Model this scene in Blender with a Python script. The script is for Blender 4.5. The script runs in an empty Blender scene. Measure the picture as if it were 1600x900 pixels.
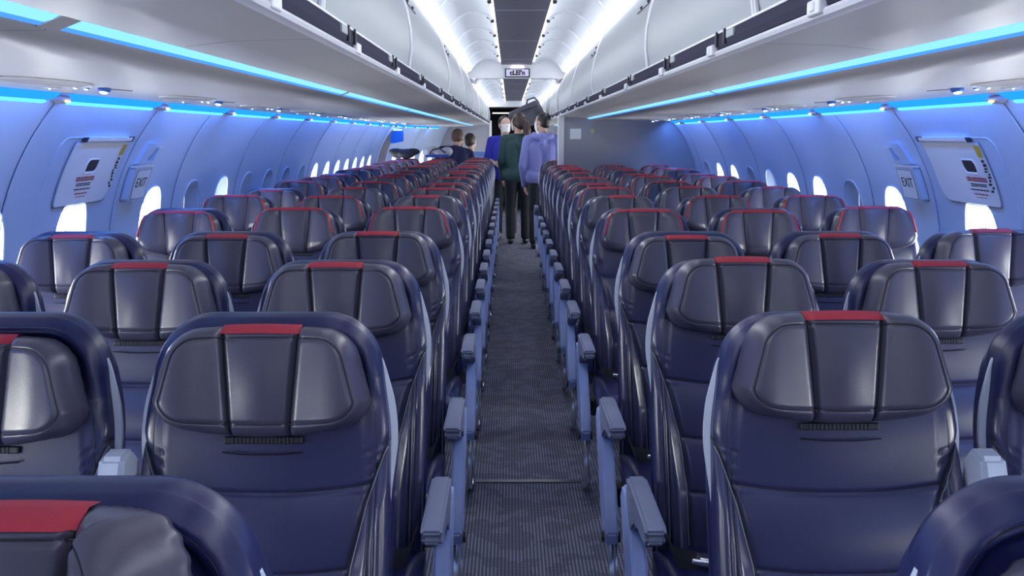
import bpy, bmesh, math, random
from mathutils import Vector, Matrix
random.seed(7)
C = bpy.context.scene.collection
sc = bpy.context.scene
PI = math.pi
# ------------------------------------------------------------------ camera
CAM = (-0.07, 0.0, 1.435)
cd = bpy.data.cameras.new('camera'); cam = bpy.data.objects.new('camera', cd); C.objects.link(cam)
cd.sensor_width = 36.0; cd.lens = 36.0; cd.clip_start = 0.02; cd.clip_end = 200
cam.location = CAM
cam.rotation_euler = (PI/2 - math.atan(239/1600), 0, -math.atan(3/1600))
sc.camera = cam
# ------------------------------------------------------------------ world, exposure
w = bpy.data.worlds.new('world'); sc.world = w; w.use_nodes = True
w.node_tree.nodes['Background'].inputs[0].default_value = (0.75, 0.85, 1.0, 1)
w.node_tree.nodes['Background'].inputs[1].default_value = 0.6
vs = sc.view_settings
vs.view_transform = 'Standard'; vs.look = 'None'; vs.gamma = 1.0; vs.use_curve_mapping = False
vs.exposure = 1.5
E_CEIL, E_INNER, E_BLUE, E_COVE, E_WIN, E_DOT = 5.0, 1.5, 0.55, 0.75, 15.0, 2.5
P_CEIL = 0.32      # watts of each ceiling edge lamp, per metre
P_COVE = 1.0      # watts of each blue cove lamp, per metre
# ------------------------------------------------------------------ materials
MATS = {}
def mat(name, col, rough=0.5, metal=0.0, spec=0.5, bump=0.0, bscale=300.0, emit=None, estr=0.0, vary=0.0, coat=0.0):
    if name in MATS: return MATS[name]
    m = bpy.data.materials.new(name); m.use_nodes = True
    nt = m.node_tree; b = nt.nodes['Principled BSDF']
    b.inputs['Base Color'].default_value = (*col, 1)
    b.inputs['Roughness'].default_value = rough
    b.inputs['Metallic'].default_value = metal
    b.inputs['Specular IOR Level'].default_value = spec
    b.inputs['Coat Weight'].default_value = coat
    if emit:
        b.inputs['Emission Color'].default_value = (*emit, 1)
        b.inputs['Emission Strength'].default_value = estr
    if bump or vary:
        tc = nt.nodes.new('ShaderNodeTexCoord')
        nz = nt.nodes.new('ShaderNodeTexNoise'); nz.inputs['Scale'].default_value = bscale
        nz.inputs['Detail'].default_value = 3
        nt.links.new(tc.outputs['Object'], nz.inputs['Vector'])
        if bump:
            bp = nt.nodes.new('ShaderNodeBump'); bp.inputs['Strength'].default_value = bump
            bp.inputs['Distance'].default_value = 0.002
            nt.links.new(nz.outputs['Fac'], bp.inputs['Height'])
            nt.links.new(bp.outputs['Normal'], b.inputs['Normal'])
        if vary:
            n2 = nt.nodes.new('ShaderNodeTexNoise'); n2.inputs['Scale'].default_value = 7
            nt.links.new(tc.outputs['Object'], n2.inputs['Vector'])
            mx = nt.nodes.new('ShaderNodeMixRGB'); mx.blend_type = 'MIX'
            mx.inputs[1].default_value = (*[c*(1-vary) for c in col], 1)
            mx.inputs[2].default_value = (*[min(1, c*(1+vary)) for c in col], 1)
            nt.links.new(n2.outputs['Fac'], mx.inputs[0])
            nt.links.new(mx.outputs[0], b.inputs['Base Color'])
    MATS[name] = m
    return m
def emat(name, col, s):
    m = bpy.data.materials.new(name); m.use_nodes = True
    nt = m.node_tree; nt.nodes.remove(nt.nodes['Principled BSDF'])
    e = nt.nodes.new('ShaderNodeEmission'); e.inputs[0].default_value = (*col, 1); e.inputs[1].default_value = s
    nt.links.new(e.outputs[0], nt.nodes['Material Output'].inputs[0])
    MATS[name] = m
    return m
M_NAVY = mat('navy_leather', (0.013, 0.018, 0.088), 0.32, spec=0.5, bump=0.07, bscale=420, vary=0.15)
M_NAVY_LIT = mat('navy_leather_lit', (0.032, 0.036, 0.098), 0.27, spec=0.6, bump=0.08, bscale=420, vary=0.12)  # same leather as the navy, with its lit tone put into the colour
M_HEAD = mat('grey_leather', (0.066, 0.063, 0.104), 0.30, spec=0.6, bump=0.08, bscale=420, vary=0.10)
M_RED = mat('red_fabric', (0.42, 0.022, 0.050), 0.6, bump=0.3, bscale=900)
M_SHELL = mat('pale_plastic', (0.50, 0.56, 0.70), 0.4)
M_ARM = mat('armrest_grey', (0.16, 0.19, 0.32), 0.42)
M_PANEL = mat('side_panel_plastic', (0.26, 0.35, 0.68), 0.38)
M_BLACK = mat('black_plastic', (0.012, 0.012, 0.018), 0.4)
M_BELT = mat('belt_webbing', (0.012, 0.013, 0.022), 0.55, bump=0.4, bscale=800)
M_CHROME = mat('chrome', (0.75, 0.77, 0.8), 0.2, metal=1.0)
M_WALL = mat('wall_plastic', (0.44, 0.54, 0.74), 0.45, bump=0.05, bscale=500)
M_BIN = mat('bin_plastic', (0.32, 0.36, 0.395), 0.42)
M_UNDER = mat('underside_plastic', (0.46, 0.45, 0.45), 0.38)
M_DARK = mat('handrail_grey', (0.038, 0.038, 0.062), 0.5, spec=0.3)
M_RAIL = mat('rail_white', (0.72, 0.74, 0.82), 0.35)
M_CEILW = mat('ceiling_white', (0.80, 0.82, 0.86), 0.5)
M_CEILD = mat('ceiling_centre', (0.20, 0.19, 0.24), 0.55)
M_SEAM = mat('seam_dark', (0.06, 0.06, 0.09), 0.7)
M_BULK = mat('bulkhead_grey', (0.33, 0.33, 0.38), 0.5, vary=0.05)
M_TRIM = mat('trim_white', (0.74, 0.76, 0.78), 0.4)
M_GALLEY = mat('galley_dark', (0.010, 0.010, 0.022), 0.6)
M_DISH = mat('dish_grey', (0.23, 0.22, 0.26), 0.5)
M_SHADE = mat('shade_plastic', (0.55, 0.58, 0.66), 0.5)
M_YEL = mat('label_yellow', (0.55, 0.36, 0.03), 0.5)
M_INK = mat('ink_black', (0.01, 0.01, 0.014), 0.6)
M_INKR = mat('ink_red', (0.35, 0.02, 0.03), 0.6)
L_WHITE = emat('lamp_white', (0.93, 0.95, 1.0), E_CEIL)
L_INNER = emat('lamp_inner', (1.0, 0.86, 0.95), E_INNER)
L_BLUE = emat('lamp_blue', (0.06, 0.26, 1.0), E_BLUE)
L_CORE = emat('lamp_cyan', (0.19, 0.52, 1.0), 0.64)
L_COVE = emat('lamp_cove', (0.012, 0.20, 1.0), E_COVE)
L_COVEC = emat('lamp_cove_core', (0.10, 0.60, 1.0), 0.7)
L_WIN = emat('window_light', (1.0, 1.0, 0.93), E_WIN)
L_DOT = emat('lamp_dot', (0.35, 0.65, 1.0), E_DOT)
def carpet_mat():
    m = bpy.data.materials.new('ribbed_carpet'); m.use_nodes = True; nt = m.node_tree; b = nt.nodes['Principled BSDF']
    tc = nt.nodes.new('ShaderNodeTexCoord'); sx = nt.nodes.new('ShaderNodeSeparateXYZ')
    nt.links.new(tc.outputs['Object'], sx.inputs[0])
    def math_(op, a, bb=None):
        n = nt.nodes.new('ShaderNodeMath'); n.operation = op
        for i, v in enumerate((a, bb)):
            if v is None: continue
            if isinstance(v, (int, float)): n.inputs[i].default_value = v
            else: nt.links.new(v, n.inputs[i])
        return n.outputs[0]
    nz = nt.nodes.new('ShaderNodeTexNoise'); nz.inputs['Scale'].default_value = 9; nt.links.new(tc.outputs['Object'], nz.inputs['Vector'])
    rib = math_('POWER', math_('ABSOLUTE', math_('SINE', math_('MULTIPLY', sx.outputs[0], PI/0.0125))), 2.0)
    crs = math_('POWER', math_('ABSOLUTE', math_('SINE', math_('MULTIPLY', sx.outputs[1], PI/0.016))), 2.0)
    msk = math_('MULTIPLY', math_('GREATER_THAN', nz.outputs['Fac'], 0.49), 0.85)
    pat = math_('MULTIPLY', rib, math_('SUBTRACT', 1.0, math_('MULTIPLY', msk, crs)))
    mx = nt.nodes.new('ShaderNodeMixRGB'); nt.links.new(pat, mx.inputs[0])
    mx.inputs[1].default_value = (0.020, 0.022, 0.044, 1); mx.inputs[2].default_value = (0.16, 0.175, 0.27, 1)
    nt.links.new(mx.outputs[0], b.inputs['Base Color']); b.inputs['Roughness'].default_value = 0.75
    bp = nt.nodes.new('ShaderNodeBump'); bp.inputs['Strength'].default_value = 0.6; bp.inputs['Distance'].default_value = 0.004
    nt.links.new(pat, bp.inputs['Height']); nt.links.new(bp.outputs['Normal'], b.inputs['Normal'])
    return m
M_CARPET = carpet_mat()
# ------------------------------------------------------------------ helpers
def make(name, verts, faces, m, parent=None, smooth=True, fm=None, loc=None):
    me = bpy.data.meshes.new(name); me.from_pydata([tuple(v) for v in verts], [], faces)
    ms = m if isinstance(m, (list, tuple)) else [m]
    for x in ms: me.materials.append(x)
    if fm: me.polygons.foreach_set('material_index', fm)
    me.polygons.foreach_set('use_smooth', [smooth]*len(me.polygons))
    me.update()
    o = bpy.data.objects.new(name, me); C.objects.link(o)
    if parent: o.parent = parent
    if loc: o.location = loc
    return o
def tag(o, label, cat, group=None, kind=None):
    o['label'] = label; o['category'] = cat
    if group: o['group'] = group
    if kind: o['kind'] = kind
    return o
def thing(name, label, cat, loc=(0, 0, 0), rz=0, group=None):
    o = bpy.data.objects.new(name, None); C.objects.link(o); o.location = loc; o.rotation_euler = (0, 0, rz)
    o.empty_display_size = 0.1
    return tag(o, label, cat, group)
def struct(o): o['kind'] = 'structure'; return o
class MB:
    def __init__(s): s.v = []; s.f = []; s.m = []
    def add(s, v, f, mi=0):
        n = len(s.v); s.v += [tuple(p) for p in v]; s.f += [tuple(i+n for i in q) for q in f]; s.m += [mi]*len(f); return s
    def box(s, x0, x1, y0, y1, z0, z1, bev=0.0, mi=0, M=None):
        if bev <= 0:
            v = [(x, y, z) for x in (x0, x1) for y in (y0, y1) for z in (z0, z1)]
            f = [(0, 1, 3, 2), (4, 6, 7, 5), (0, 4, 5, 1), (2, 3, 7, 6), (0, 2, 6, 4), (1, 5, 7, 3)]
        else:
            bm = bmesh.new(); bmesh.ops.create_cube(bm, size=1)
            for q in bm.verts: q.co = Vector(((x0+x1)/2+q.co.x*(x1-x0), (y0+y1)/2+q.co.y*(y1-y0), (z0+z1)/2+q.co.z*(z1-z0)))
            bmesh.ops.bevel(bm, geom=bm.edges[:], offset=bev, segments=3, profile=0.5, affect='EDGES')
            bm.verts.index_update(); v = [q.co.copy() for q in bm.verts]; f = [[q.index for q in p.verts] for p in bm.faces]; bm.free()
        if M: v = [M @ Vector(p) for p in v]
        return s.add(v, f, mi)
    def tube(s, pts, r, n=10, mi=0, caps=True):
        pts = [Vector(p) for p in pts]; rs = r if isinstance(r, (list, tuple)) else [r]*len(pts)
        up = None; v = []; f = []
        for i, p in enumerate(pts):
            t = (pts[min(i+1, len(pts)-1)] - pts[max(i-1, 0)]).normalized()
            if up is None:
                up = Vector((0, 0, 1)) if abs(t.z) < 0.9 else Vector((1, 0, 0))
            a = (up - t*up.dot(t)).normalized(); b = t.cross(a); up = a
            for k in range(n):
                th = 2*PI*k/n; v.append(p + (a*math.cos(th) + b*math.sin(th))*rs[i])
        for i in range(len(pts)-1):
            for k in range(n):
                k2 = (k+1) % n; f.append((i*n+k, i*n+k2, (i+1)*n+k2, (i+1)*n+k))
        if caps:
            f.append(tuple(range(n-1, -1, -1))); f.append(tuple((len(pts)-1)*n+k for k in range(n)))
        return s.add(v, f, mi)
    def prism(s, poly, a0, a1, axis='y', mi=0):
        """poly: 2D points; extruded along axis. axis y: (x,z); axis x: (y,z); axis z: (x,y)"""
        n = len(poly)
        def P(p, a): return {'y': (p[0], a, p[1]), 'x': (a, p[0], p[1]), 'z': (p[0], p[1], a)}[axis]
        v = [P(p, a0) for p in poly] + [P(p, a1) for p in poly]
        f = [(i, (i+1) % n, n+(i+1) % n, n+i) for i in range(n)] + [tuple(range(n-1, -1, -1)), tuple(range(n, 2*n))]
        return s.add(v, f, mi)
    def ell(s, c, r, nu=16, nv=10, mi=0, M=None):
        v = []; f = []
        for j in range(nv+1):
            ph = PI*j/nv
            for i in range(nu):
                th = 2*PI*i/nu; p = Vector((r[0]*math.sin(ph)*math.cos(th), r[1]*math.sin(ph)*math.sin(th), r[2]*math.cos(ph)))
                if M: p = M @ p
                v.append(Vector(c)+p)
        for j in range(nv):
            for i in range(nu):
                i2 = (i+1) % nu; f.append((j*nu+i, (j+1)*nu+i, (j+1)*nu+i2, j*nu+i2))
        return s.add(v, f, mi)
    def build(s, name, m, parent=None, smooth=False, loc=None):
        o = make(name, s.v, s.f, m, parent, smooth, s.m, loc)
        bm = bmesh.new(); bm.from_mesh(o.data)
        bmesh.ops.recalc_face_normals(bm, faces=bm.faces[:])
        bm.to_mesh(o.data); bm.free()
        if smooth:
            o.data.set_sharp_from_angle(angle=math.radians(40))
        return o
def sm(a, b, x):
    t = max(0.0, min(1.0, (x-a)/(b-a))); return t*t*(3-2*t)
def gs(x, s): return math.exp(-(x/s)**2)
def lerp(a, b, t): return a+(b-a)*t
def pw(pts, t):
    if t <= pts[0][0]: return pts[0][1]
    for (a, va), (b, vb) in zip(pts, pts[1:]):
        if t <= b: return lerp(va, vb, (t-a)/(b-a))
    return pts[-1][1]
def dup(root, loc, label=None, group=None, skip=()):
    r = root.copy(); C.objects.link(r); r.location = loc
    if label: r['label'] = label
    if group: r['group'] = group
    for ch in list(root.children):
        if ch.name.split('.')[0] in skip: continue
        c = ch.copy(); C.objects.link(c); c.parent = r
        for g in ch.children:
            d = g.copy(); C.objects.link(d); d.parent = c
    return r
ORD = ['first', 'second', 'third', 'fourth', 'fifth', 'sixth', 'seventh', 'eighth', 'ninth', 'tenth', 'eleventh', 'twelfth', 'thirteenth',
       'fourteenth', 'fifteenth', 'sixteenth', 'seventeenth', 'eighteenth', 'nineteenth', 'twentieth', 'twenty-first', 'twenty-second']
# ------------------------------------------------------------------ cabin shell
Y0, Y1 = -3.2, 19.6           # cabin ends
YB_R = 11.15                  # grey partition on the right
def taper(y): return 1.0 if y < 15.2 else 1.0 - 0.30*sm(15.2, 20.5, y)
def XW(z, y=0.0): return (0.913 + math.sqrt(max(0, 1.05**2 - (z-0.85)**2)))*taper(y)
ZTOP = 1.546
WIN_Z, WIN_HW, WIN_HH = 0.955, 0.155, 0.215          # flared opening half sizes
BAND0, BAND1 = 0.70, 1.20
win_y = [-1.2, -0.1, 1.0, 1.9, 2.9, 3.62, 4.36, 5.33] + [6.0+0.633*k for k in range(0, 21)]
def build_wall(side):
    sg = -1 if side == 'left' else 1
    wins = [y for y in win_y if not (side == 'left' and 14.0 < y < 15.6) and y < 19.0 and not (side == 'right' and 10.9 < y < 11.5)]
    mb = MB()
    def P(y, z, out=0.0): return (sg*(XW(z, y)+out), y, z)
    ys = [Y0]
    for a, b in zip(wins, wins[1:]): ys.append((a+b)/2)
    ys = [Y0] + [wins[0]-0.27] + ys[1:] + [wins[-1]+0.27, Y1]
    def strip(z0, z1, n, ya, yb, my):
        v = [P(lerp(ya, yb, j/my), lerp(z0, z1, i/n)) for j in range(my+1) for i in range(n+1)]
        f = [(j*(n+1)+i, j*(n+1)+i+1, (j+1)*(n+1)+i+1, (j+1)*(n+1)+i) for j in range(my) for i in range(n)]
        mb.add(v, f)
    for a, b in zip(ys, ys[1:]):
        k = max(1, int((b-a)/0.3))
        strip(0.0, BAND0, 10, a, b, k); strip(BAND1, ZTOP+0.06, 12, a, b, k)
    strip(BAND0, BAND1, 10, ys[0], ys[1], 6); strip(BAND0, BAND1, 10, ys[-2], ys[-1], 3)
    panes = []
    for w_, a, b in zip(wins, ys[1:-1], ys[2:]):
        N = 64; ring = []; hole = []
        for i in range(N):
            th = 2*PI*(i+0.5)/N; c, s = math.cos(th), math.sin(th)
            e = 2/2.6
            hole.append((w_ + WIN_HW*math.copysign(abs(c)**e, c), WIN_Z + WIN_HH*math.copysign(abs(s)**e, s)))
            # rectangle boundary point along direction
            hw = (b-w_) if c > 0 else (w_-a); hh = (BAND1-WIN_Z) if s > 0 else (WIN_Z-BAND0)
            k = min(hw/abs(c), hh/abs(s)); ring.append((w_+c*k, WIN_Z+s*k))
        v = []; K = 4
        for r in range(K+1):
            for i in range(N):
                y = lerp(ring[i][0], hole[i][0], r/K); z = lerp(ring[i][1], hole[i][1], r/K); v.append(P(y, z))
        # corners
        f = [(r*N+i, r*N+(i+1) % N, (r+1)*N+(i+1) % N, (r+1)*N+i) for r in range(K) for i in range(N)]
        nb = len(v)
        for cy, cz, cs, sn in ((b, BAND1, 1, 1), (a, BAND1, -1, 1), (a, BAND0, -1, -1), (b, BAND0, 1, -1)):
            best = None
            for i in range(N):
                j = (i+1) % N
                c1, s1 = math.cos(2*PI*(i+.5)/N), math.sin(2*PI*(i+.5)/N)
                onv1 = abs(ring[i][0]-cy) < 1e-6; onh1 = abs(ring[i][1]-cz) < 1e-6
                onv2 = abs(ring[j][0]-cy) < 1e-6; onh2 = abs(ring[j][1]-cz) < 1e-6
                if (onv1 and onh2) or (onh1 and onv2): best = (i, j)
            if best: v.append(P(cy, cz)); f.append((best[0], len(v)-1, best[1]))
        # reveal going outboard
        steps = [(1.0, 0.0), (0.95, 0.012), (0.82, 0.05), (0.78, 0.065)]
        base = len(v)
        for q, o in steps:
            for i in range(N):
                v.append(P(w_+(hole[i][0]-w_)*q, WIN_Z+(hole[i][1]-WIN_Z)*q, o))
        f += [(base+r*N+i, base+r*N+(i+1) % N, base+(r+1)*N+(i+1) % N, base+(r+1)*N+i) for r in range(3) for i in range(N)]
        mb.add(v, f); panes.append((w_, hole))
    o = mb.build('wall_'+side, M_WALL, smooth=True); struct(o)
    # windows: outer pane giving off daylight, pulled-down shade on some
    idx = 0
    for w_, hole in panes:
        idx += 1
        fr = 1.0
        if side == 'left':
            fr = 0.0 if 5.6 < w_ < 9.4 and not 6.5 < w_ < 6.8 else (0.55 if 6.5 < w_ < 6.8 else (0.8 if w_ > 9.4 else 1.0))
        else:
            fr = 0.0 if 5.7 < w_ < 6.3 or 8.4 < w_ < 8.7 or 10.2 < w_ < 10.6 else (0.4 if 7.8 < w_ < 8.1 else 1.0)
        v = [P(w_, WIN_Z, 0.075)] + [P(w_+(h[0]-w_)*0.80, WIN_Z+(h[1]-WIN_Z)*0.80, 0.075) for h in hole]
        N = len(hole)
        pane = make('window_%d' % (idx + (0 if side == 'left' else 40)), v, [(0, 1+i, 1+(i+1) % N) for i in range(N)], L_WIN); struct(pane)
        tb = MB(); tb.tube([P(w_+(h[0]-w_)*1.02, WIN_Z+(h[1]-WIN_Z)*1.02, -0.001) for h in hole+[hole[0]]], 0.0055, 6, 0, False); tb.build('window_frame', M_WALL, pane, True)
        if fr < 1.0:   # sliding shade: covers the upper part
            zt, zb = WIN_Z+WIN_HH*0.8, WIN_Z-WIN_HH*0.8; zl = lerp(zt, zb, 1-fr)
            nz = 12; vv = []
            for i in range(nz+1):
                z = lerp(zt, zl, i/nz)
                t = abs((z-WIN_Z)/(WIN_HH*0.8)); hw = WIN_HW*0.80*max(0, 1-t**2.6)**(1/2.6)
                vv += [P(w_-hw, z, 0.068), P(w_+hw, z, 0.068)]
            make('window_shade', vv, [(2*i, 2*i+1, 2*i+3, 2*i+2) for i in range(nz)], M_SHADE, pane)
    return o
build_wall('left'); build_wall('right')
# outer skin keeps outside light out where the wall is cut
floor = MB().box(-1.75, 1.75, Y0, Y1+1.6, -0.06, 0.0).build('floor', M_CARPET); struct(floor)
t = MB().box(-0.225, 0.225, 4.10, 4.135, 0.0, 0.006, 0.002).build('trim_1', mat('seam_bar', (0.05, 0.055, 0.09), 0.3)); struct(t)
# wall panel seams: thin dark grooves following the wall curve
seam_i = 1
for sg in (-1, 1):
    ysm = [2.70, 3.72, 4.80, 5.66, 6.95, 8.22, 9.48, 10.75] + ([12.02, 13.28, 16.2, 17.3] if sg < 0 else [])
    for y in ysm:
        mb = MB(); v = []; n = 20
        for i in range(n+1):
            z = lerp(0.5, ZTOP, i/n); x = XW(z, y)-0.0015
            v += [(sg*x, y-0.003, z), (sg*x, y+0.003, z)]
        mb.add(v, [(2*i, 2*i+1, 2*i+3, 2*i+2) for i in range(n)])
        # pale raised lip beside the groove
        mb.tube([(sg*(XW(z, y)-0.001), y+0.010, z) for z in [lerp(0.5, ZTOP-0.01, i/20) for i in range(21)]], 0.004, 6, 1)
        seam_i += 1
        struct(mb.build('trim_%d' % seam_i, [M_SEAM, M_WALL], smooth=True))
# front wall behind the camera and rear galley
struct(MB().box(-1.9, 1.9, Y0-0.05, Y0, 0, 2.4).build('wall_front', M_BULK))
struct(MB().box(-1.75, -0.46, Y1-0.15, Y1-0.08, 0, 1.70).box(-0.46, -0.415, Y1-0.17, Y1-0.08, 0, 1.70, 0, 1).build('wall_back', [M_BULK, M_TRIM]))
struct(MB().box(0.46, 1.75, Y1-0.15, Y1-0.08, 0, 1.70).box(0.415, 0.46, Y1-0.17, Y1-0.08, 0, 1.70, 0, 1).build('wall_back_right', [M_BULK, M_TRIM]))
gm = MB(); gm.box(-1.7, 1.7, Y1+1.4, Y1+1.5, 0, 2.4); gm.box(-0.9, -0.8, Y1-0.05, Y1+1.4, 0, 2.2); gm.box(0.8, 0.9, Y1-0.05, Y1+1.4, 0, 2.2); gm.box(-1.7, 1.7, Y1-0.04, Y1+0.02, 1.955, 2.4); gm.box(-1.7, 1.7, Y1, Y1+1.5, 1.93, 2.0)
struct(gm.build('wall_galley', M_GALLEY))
gl = thing('galley_light', 'thin lit bar across the dark rear galley entrance', 'light', (0, Y1+0.03, 1.845))
MB().box(-0.40, 0.40, 0, 0.02, -0.010, 0.010).build('lens', emat('galley_glow', (0.9, 0.85, 0.75), 0.8), gl); MB().box(-0.42, 0.42, 0.012, 0.04, -0.016, 0.016).build('housing', M_DARK, gl)
# grey partition across the right-hand seats, with its white edge post
def partition(xa, xb_, y, th):
    n = 14; pts = [(xa, 0.0)] + [(XW(1.62*i/n)-0.004 if 1.62*i/n > 0 else XW(0)-0.02, 1.62*i/n) for i in range(n+1)] + [(1.55, 1.64), (1.0, 1.66), (xa, 1.66)]
    return MB().prism(pts, y, y+th, 'y')
struct(partition(0.51, 1.8, YB_R, 0.05).build('wall_partition', M_BULK))
struct(MB().box(0.445, 0.513, YB_R-0.015, YB_R+0.07, 0, 1.645, 0.008).build('trim_70', M_TRIM))
pl = thing('placard', 'white square placard on the grey partition wall', 'placard', (0.635, YB_R-0.004, 1.447))
MB().box(-0.056, 0.056, 0, 0.004, -0.052, 0.052, 0.001).build('sheet', mat('paper_white', (0.8, 0.85, 0.88), 0.5), pl); MB().box(-0.06, 0.06, 0.002, 0.0045, -0.056, 0.056).build('border', M_TRIM, pl)
tg = MB().box(-0.022, 0.022, 0, 0.006, -0.024, 0.024, 0.002).build('sticker', mat('sticker_green', (0.55, 0.6, 0.3), 0.5), None, False, (0.815, YB_R-0.006, 1.478)); tag(tg, 'small yellow-green sticker on the grey partition wall', 'sticker')

# ------------------------------------------------------------------ ceiling
ZC1 = 2.19
YBEAM = 11.35
prof1 = [(0.190, 2.215), (0.23, 2.245), (0.29, 2.262), (0.36, 2.255), (0.43, 2.215), (0.485, 2.150), (0.50, 2.12)]
prof2 = [(x*0.93, z-0.125) for x, z in prof1]
def ceiling_run(ya, yb, zc, hw, prof, step, n0):
    cb = MB(); cb.box(-hw, hw, ya, yb, zc, zc+0.02, 0.004)
    y = ya+1.4
    while y < yb:
        cb.box(-hw+0.01, hw-0.01, y, y+0.006, zc-0.001, zc+0.001, 0, 1); cb.box(-0.018, 0.018, y-0.5, y-0.485, zc-0.001, zc+0.002, 0, 2); y += 2.06
    struct(cb.build('ceiling' if n0 == 0 else 'ceiling_centre', [M_CEILD, M_TRIM, M_BLACK]))
    for sg in (-1, 1):
        y = ya; k = 0
        while y < yb-0.05:
            e = min(y+step, yb); v = []; n = len(prof)
            for yy in (y+0.004, e-0.004):
                v += [(sg*x, yy, z) for x, z in prof]
            f = [(i, i+1, n+i+1, n+i) for i in range(n-1)]
            mb = MB(); mb.add(v, f)
            mb.tube([(sg*x, y, z-0.006) for x, z in prof], 0.011, 6)
            o = mb.build('ceiling_panel', M_CEILW, smooth=True); struct(o)
            y = e; k += 1
ceiling_run(Y0, YBEAM, ZC1, 0.166, prof1, 1.03, 0)
ceiling_run(YBEAM+0.16, Y1, ZC1-0.125, 0.150, prof2, 0.80, 1)
# roof skin above everything
rv = []; 
for yy in (Y0-0.05, Y1+1.6):
    rv += [(x, yy, z) for x, z in ((-1.75, 1.62), (-1.3, 2.1), (-0.7, 2.36), (0, 2.42), (0.7, 2.36), (1.3, 2.1), (1.75, 1.62))]
struct(make('ceiling_skin', rv, [(i, i+1, 8+i, 7+i) for i in range(6)], M_BULK))
# cross beam with the lit exit sign
bm_ = MB(); bp = [(-0.62, 2.06), (-0.62, 2.14), (-0.45, 2.28), (-0.2, 2.33), (0.2, 2.33), (0.45, 2.28), (0.62, 2.14), (0.62, 2.06), (0.45, 2.045), (-0.45, 2.045)]
bm_.prism(bp, YBEAM, YBEAM+0.15, 'y'); struct(bm_.build('ceiling_beam', M_CEILW))
def aim(o, d):
    z = -Vector(d).normalized(); x = Vector((0, 1, 0)); y = z.cross(x).normalized()
    o.rotation_euler = Matrix((x, y, z)).transposed().to_euler()
def text_mesh(body, size, m, name, parent=None, depth=0.0015, bold=0.0):
    cu = bpy.data.curves.new('t', 'FONT'); cu.body = body; cu.size = size; cu.align_x = 'CENTER'; cu.align_y = 'CENTER'; cu.extrude = depth; cu.offset = bold
    to = bpy.data.objects.new('t', cu); C.objects.link(to)
    me = bpy.data.meshes.new_from_object(to.evaluated_get(bpy.context.evaluated_depsgraph_get()))
    bpy.data.objects.remove(to); me.materials.clear(); me.materials.append(m)
    o = bpy.data.objects.new(name, me); C.objects.link(o)
    if parent: o.parent = parent
    return o
b2 = MB(); b2.prism([(-0.62, 1.955), (-0.60, 2.06), (-0.40, 2.16), (0.40, 2.16), (0.60, 2.06), (0.62, 1.955)], Y1-0.16, Y1-0.05, 'y'); struct(b2.build('ceiling_arch', M_CEILW))
es = thing('exit_sign', 'small lit sign hanging under the ceiling beam above the aisle', 'sign', (0.01, YBEAM-0.012, 2.105))
MB().box(-0.135, 0.135, 0, 0.03, -0.05, 0.045, 0.004).build('sign_housing', M_DARK, es)
MB().box(-0.122, 0.122, -0.004, 0.002, -0.038, 0.035).build('sign_face', emat('sign_face', (0.60, 0.60, 0.90), 0.36), es)
MB().box(-0.07, 0.07, -0.006, 0.02, 0.047, 0.06).build('lamp_cover', L_INNER, es)
tx = text_mesh('cLEI\'n', 0.070, M_INK, 'lettering', es, 0.0015, 0.0035); tx.rotation_euler = (PI/2, 0, 0); tx.location = (0, -0.006, -0.003)
# ceiling edge lights, one fixture per ceiling panel
def edge_lights(ya, yb, step, prof, first):
    outs = []
    x0, z0 = prof[-1]; xi, zi = prof[0]
    for sg in (-1, 1):
        y = ya; k = 0
        while y < yb-0.2:
            e = min(y+step, yb)
            if e > -9:
                side = 'left' if sg < 0 else 'right'
                kk = round((y-(ya))/step)
                r = thing('ceiling_light', 'white ceiling edge light, %s side of the aisle, %s segment %s' % (side, ORD[min(21, len([1 for q in outs if q == sg]))], first), 'light', (0, y, 0), 0, 'white ceiling edge lights')
                outs.append(sg)
                L = e-y
                MB().prism([(sg*x0, z0-0.004), (sg*(x0+0.05), z0-0.034), (sg*(x0+0.052), z0-0.024), (sg*x0, z0+0.006)], 0.012, L-0.012, 'y').build('diffuser', L_WHITE, r)
                ld = bpy.data.lights.new('lamp', 'AREA'); ld.shape = 'RECTANGLE'; ld.size = L-0.04; ld.size_y = 0.03; ld.energy = P_CEIL*L; ld.color = (0.84, 0.91, 1.0)
                lo = bpy.data.objects.new('lamp', ld); C.objects.link(lo); lo.parent = r; lo.location = (sg*(x0-0.012), L/2, z0-0.020); aim(lo, (-sg*0.70, 0, 0.714))
                b = MB(); b.tube([(sg*(x0-0.035), 0, z0+0.02), (sg*(x0+0.005), 0, z0-0.012), (sg*(x0+0.05), 0, z0-0.045)], 0.007, 6)
                b.tube([(sg*(x0+0.005), 0, z0-0.012), (sg*(x0+0.045), 0.08, z0-0.036)], 0.005, 6)
                b.build('bracket', M_RAIL, r)
                MB().prism([(sg*(xi-0.022), zi-0.006), (sg*(xi), zi-0.002), (sg*xi, zi+0.006), (sg*(xi-0.022), zi+0.004)], 0.0, L, 'y').build('inner_diffuser', L_INNER, r)
                c = MB(); c.box(sg*xi-0.012, sg*xi+0.012, 0.02, 0.09, zi-0.022, zi-0.004, 0.003); c.tube([(sg*xi, 0.05, zi-0.010), (sg*(xi+0.01), 0.03, zi-0.004), (sg*(xi+0.035), 0.0, zi+0.004)], 0.005, 6)
                c.build('clip', M_BLACK, r)
            y = e
edge_lights(Y0, YBEAM, 1.03, prof1, 'before the beam')
edge_lights(YBEAM+0.16, Y1, 1.6, prof2, 'beyond the beam')
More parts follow.
